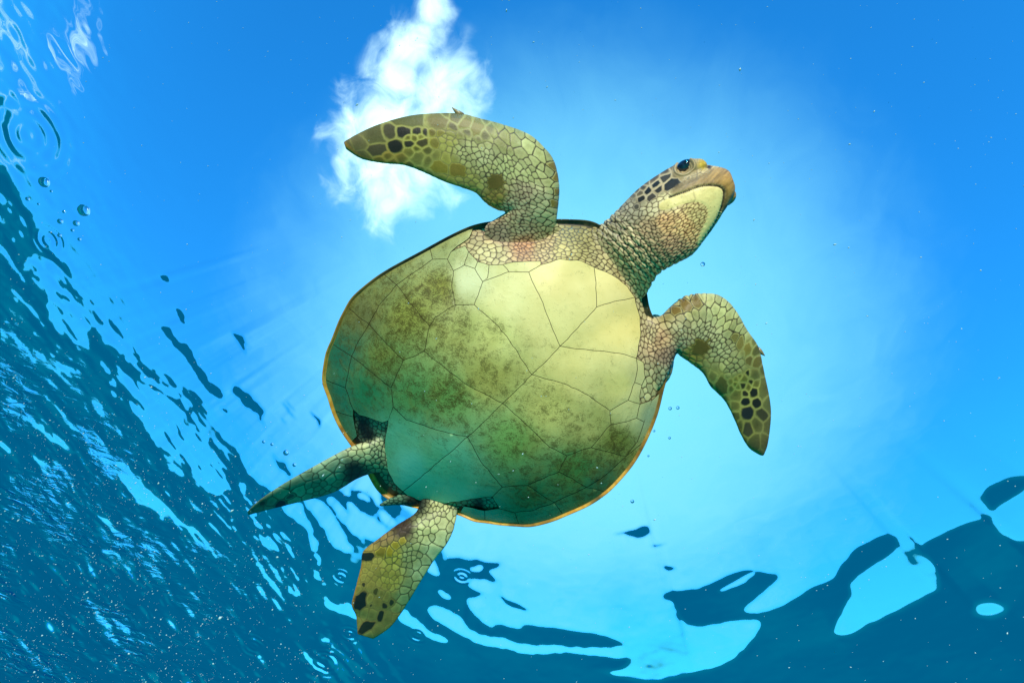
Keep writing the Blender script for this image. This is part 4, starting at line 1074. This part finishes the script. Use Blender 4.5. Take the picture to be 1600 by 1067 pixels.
    # fleshy teeth on the trailing edge by the elbow are left to the outline
    co += no * lift[:, None]
    me.vertices.foreach_set('co', co.astype(np.float32).ravel())
    grain = 1 + 0.10 * vnoise(px / 2.5, py / 2.5, 300, 2)
    set_color(me, 'scales', np.clip(col * grain[:, None] * np.array([1.10, 1.0, 0.80]), 0.002, 1))
    me.update()


paint_body(body_me)
mat_skin, t, o = node_mat('turtle_skin')
bs = t.nodes.new('ShaderNodeBsdfPrincipled'); t.links.new(bs.outputs[0], o.inputs[0])
at = t.nodes.new('ShaderNodeVertexColor'); at.layer_name = 'scales'; tcn = t.nodes.new('ShaderNodeTexCoord')
n1 = nz(t, tcn.outputs['Object'], 40.0, 5.0, 0.6); n2 = nz(t, tcn.outputs['Object'], 220.0, 3.0, 0.6)
_c = mixc(t, mth(t, 'MULTIPLY', rng(t, n1.outputs['Fac'], 0.35, 0.7), 0.35), at.outputs['Color'], (0.66, 0.58, 0.42, 1), 'MULTIPLY')
t.links.new(_c, bs.inputs['Base Color']); bs.inputs['Roughness'].default_value = 0.48; bs.inputs['Specular IOR Level'].default_value = 0.3
_bp = t.nodes.new('ShaderNodeBump'); _bp.inputs['Strength'].default_value = 0.2; _bp.inputs['Distance'].default_value = 0.002
t.links.new(n2.outputs['Fac'], _bp.inputs['Height']); t.links.new(_bp.outputs[0], bs.inputs['Normal'])
body = link('body', body_me, mat_skin, turtle)
body['label'] = 'scaly olive head, neck, flippers and tail'

# --- eyes
mat_eye, t, o = node_mat('eye')
bs = t.nodes.new('ShaderNodeBsdfPrincipled'); t.links.new(bs.outputs[0], o.inputs[0])
tcn = t.nodes.new('ShaderNodeTexCoord'); ne = nz(t, tcn.outputs['Object'], 90.0, 3.0)
t.links.new(mixc(t, rng(t, ne.outputs['Fac'], 0.35, 0.7), (0.004, 0.006, 0.012, 1), (0.012, 0.03, 0.07, 1)), bs.inputs['Base Color'])
bs.inputs['Roughness'].default_value = 0.06; bs.inputs['Coat Weight'].default_value = 0.6


def solid(name, parts, mat, parent, smooth=True):
    bm = bmesh.new()
    for co, fs in parts:
        vs = [bm.verts.new(c) for c in co]
        for f in fs:
            bm.faces.new([vs[i] for i in f])
    bmesh.ops.recalc_face_normals(bm, faces=bm.faces)
    me = bpy.data.meshes.new(name); bm.to_mesh(me); bm.free()
    me.polygons.foreach_set('use_smooth', np.full(len(me.polygons), smooth))
    return link(name, me, mat, parent)


def surf_depth(px_, py_):
    """Depth of the body's camera-facing skin at a picture place."""
    v = np.empty(len(body_me.vertices) * 3, np.float32); body_me.vertices.foreach_get('co', v)
    x, y, d = project(v.reshape(-1, 3)); m = np.hypot(x - px_, y - py_) < 4
    return float(d[m].min()) if m.any() else 1.17


_de = surf_depth(1070, 262)
solid('eye', [ball(1070, 262, _de + 0.0165, 0.0215, 1.0, 0.78, 1.0, 0.53)], mat_eye, turtle)
solid('eye', [ball(1141, 309, 1.195, 0.012)], mat_eye, turtle)

# --- claws on the leading edges
mat_claw, t, o = node_mat('claw_horn')
bs = t.nodes.new('ShaderNodeBsdfPrincipled'); t.links.new(bs.outputs[0], o.inputs[0])
tcn = t.nodes.new('ShaderNodeTexCoord'); ne = nz(t, tcn.outputs['Object'], 60.0, 3.0)
t.links.new(mixc(t, ne.outputs['Fac'], (0.20, 0.14, 0.06, 1), (0.36, 0.26, 0.12, 1)), bs.inputs['Base Color']); bs.inputs['Roughness'].default_value = 0.4


def claw(base, tip, r, d):
    b = P(*base, d); e = P(*tip, d); ax = e - b; L = np.linalg.norm(ax); ax /= L
    u = R @ np.array([0, 0, 1.0]); u -= ax * ax.dot(u); u /= np.linalg.norm(u); w = np.cross(ax, u)
    co, fs = [], []
    K = 10
    for i, (s, k) in enumerate([(0, 1), (.35, .8), (.7, .42), (1, .06)]):
        for j in range(K):
            a = j / K * 2 * math.pi
            co.append(b + ax * L * s + (u * math.cos(a) + w * math.sin(a)) * r * k - np.cross(u, ax) * 0.002 * s * s)
    for i in range(3):
        for j in range(K):
            fs.append([i * K + j, i * K + (j + 1) % K, (i + 1) * K + (j + 1) % K, (i + 1) * K + j])
    fs.append(list(range(K))); fs.append([3 * K + j for j in range(K)])
    return np.array(co), fs


solid('claw', [claw((722, 182), (705, 169), 0.008, 1.187)], mat_claw, turtle)
solid('claw', [claw((1183, 546), (1196, 555), 0.008, 1.27)], mat_claw, turtle)

# ------------------------------------------------------------------ air bubbles
mat_air, t, o = node_mat('air_bubble')
gl = t.nodes.new('ShaderNodeBsdfGlass'); gl.inputs['IOR'].default_value = 0.75; gl.inputs['Roughness'].default_value = 0.0
t.links.new(gl.outputs[0], o.inputs[0])
BUBBLES = [  # picture place, radius in pixels, distance (None: just under the surface), label, group
 (131, 329, 9, None, 'largest round bubble with a crinkled bright rim, below the ripple rings', None),
 (69, 285, 8, None, 'dark-topped lopsided bubble right beside the ripple rings', None)]
_gs = 'specks of air just under the surface'
for b in [(43, 311, 3), (94, 346, 4), (119, 349, 4.5), (100, 331, 2.4), (113, 360, 2.4), (93, 368, 3), (124, 374, 2.6), (80, 299, 2), (60, 319, 1.8), (447, 707, 4.5), (460, 726, 3), (412, 690, 2.5), (425, 694, 2.5), (399, 787, 4)]:
    BUBBLES.append((*b, None, 'small clear air bubble resting just under the water surface', _gs))
_gt = 'bubbles drifting beside the turtle'
for b in [(1098, 413, 3.6, 1.2), (1047, 638, 2.8, 1.3), (1059, 637, 2.8, 1.3), (1022, 673, 2, 1.3), (1046, 684, 2.2, 1.3), (988, 783, 3, 1.35), (1013, 712, 1.8, 1.3)]:
    BUBBLES.append((*b, 'tiny air bubble drifting in open water beside the turtle', _gt))
for i, (x, y, r, d, lab, grp) in enumerate(BUBBLES):
    q = ray(x, y)
    if d is None:
        d = (DEPTH - 0.035) / q[2]
    rad = r * d / FPX
    bm = bmesh.new(); bmesh.ops.create_icosphere(bm, subdivisions=3, radius=rad)
    for v in bm.verts:
        n = v.co.normalized()
        k = 1 + (0.05 if i < 2 else 0.02) * math.sin(5 * n.x + i) * math.cos(4 * n.y - i)
        v.co = Vector((n.x * k, n.y * k, n.z * k * (0.75 if i < 2 else 0.92))) * rad
    me = bpy.data.meshes.new('bubble'); bm.to_mesh(me); bm.free()
    me.polygons.foreach_set('use_smooth', np.ones(len(me.polygons), bool))
    ob = link('bubble', me, mat_air)
    ob.location = Vector(CAMPOS + q * d)
    ob['label'] = lab; ob['category'] = 'bubble'
    if grp:
        ob['group'] = grp

# ------------------------------------------------------------------ drifting specks in the water
def specks():
    rg = np.random.default_rng(21)
    pts, siz = [], []
    n1, n2 = 1300, 4600
    x = rg.uniform(-60, 1660, n1); y = rg.uniform(-60, 1120, n1); d = rg.uniform(0.75, 1.9, n1)
    pts.append(P(x, y, d)); siz.append(np.exp(rg.normal(math.log(0.0007), 0.35, n1)))
    # thicker in the lower left, where specks also stand in for sky glints
    x = rg.uniform(-60, 760, n2 * 3); y = rg.uniform(330, 1120, n2 * 3)
    w = np.clip((y - 330) / 600, 0, 1) * np.clip((720 - x) / 500, 0, 1) * np.clip((y - 250 - x * 0.85) / 300, 0, 1) * (0.6 + 0.6 * vnoise(x / 70, y / 70, 8, 3))
    keep = rg.random(len(x)) < w * 1.6
    x, y = x[keep][:n2], y[keep][:n2]; d = rg.uniform(1.2, 2.4, len(x))
    q = ray(x, y); d = np.minimum(d, (DEPTH - 0.10) / q[:, 2])
    pts.append(P(x, y, d)); siz.append(np.exp(rg.normal(math.log(0.0007), 0.5, len(x))))
    pts = np.vstack(pts); siz = np.concatenate(siz)
    n = len(pts)
    base = np.array([[1, 0, 0], [-1, 0, 0], [0, 1, 0], [0, -1, 0], [0, 0, 1], [0, 0, -1]], float)
    fc = np.array([[0, 2, 4], [2, 1, 4], [1, 3, 4], [3, 0, 4], [2, 0, 5], [1, 2, 5], [3, 1, 5], [0, 3, 5]])
    long_ = rg.uniform(1.0, 2.6, n)
    dirc = R @ np.array([0.8, 0.5, 0.2])
    ax = dirc + rg.normal(0, 0.35, (n, 3)); ax /= np.linalg.norm(ax, axis=1, keepdims=True)
    u = np.cross(ax, [0.3, 0.2, 1.0]); u /= np.linalg.norm(u, axis=1, keepdims=True); w = np.cross(ax, u)
    co = pts[:, None] + siz[:, None, None] * (base[None, :, 0:1] * ax[:, None] * long_[:, None, None] + base[None, :, 1:2] * u[:, None] + base[None, :, 2:3] * w[:, None])
    f = (fc[None] + 6 * np.arange(n)[:, None, None]).reshape(-1, 3)
    return mesh_np('drifting_specks', co.reshape(-1, 3), f, False)


mat_speck, t, o = node_mat('pale_speck')
bs = t.nodes.new('ShaderNodeBsdfPrincipled'); t.links.new(bs.outputs[0], o.inputs[0])
tcn = t.nodes.new('ShaderNodeTexCoord'); ne = nz(t, tcn.outputs['Object'], 6.0, 2.0)
t.links.new(mixc(t, ne.outputs['Fac'], (0.26, 0.46, 0.50, 1), (0.60, 0.80, 0.80, 1)), bs.inputs['Base Color']); bs.inputs['Roughness'].default_value = 0.6
sp = link('drifting_specks', specks(), mat_speck); sp['kind'] = 'stuff'; sp['label'] = 'pale specks of plankton and sand drifting through the water, some standing in for surface glints'
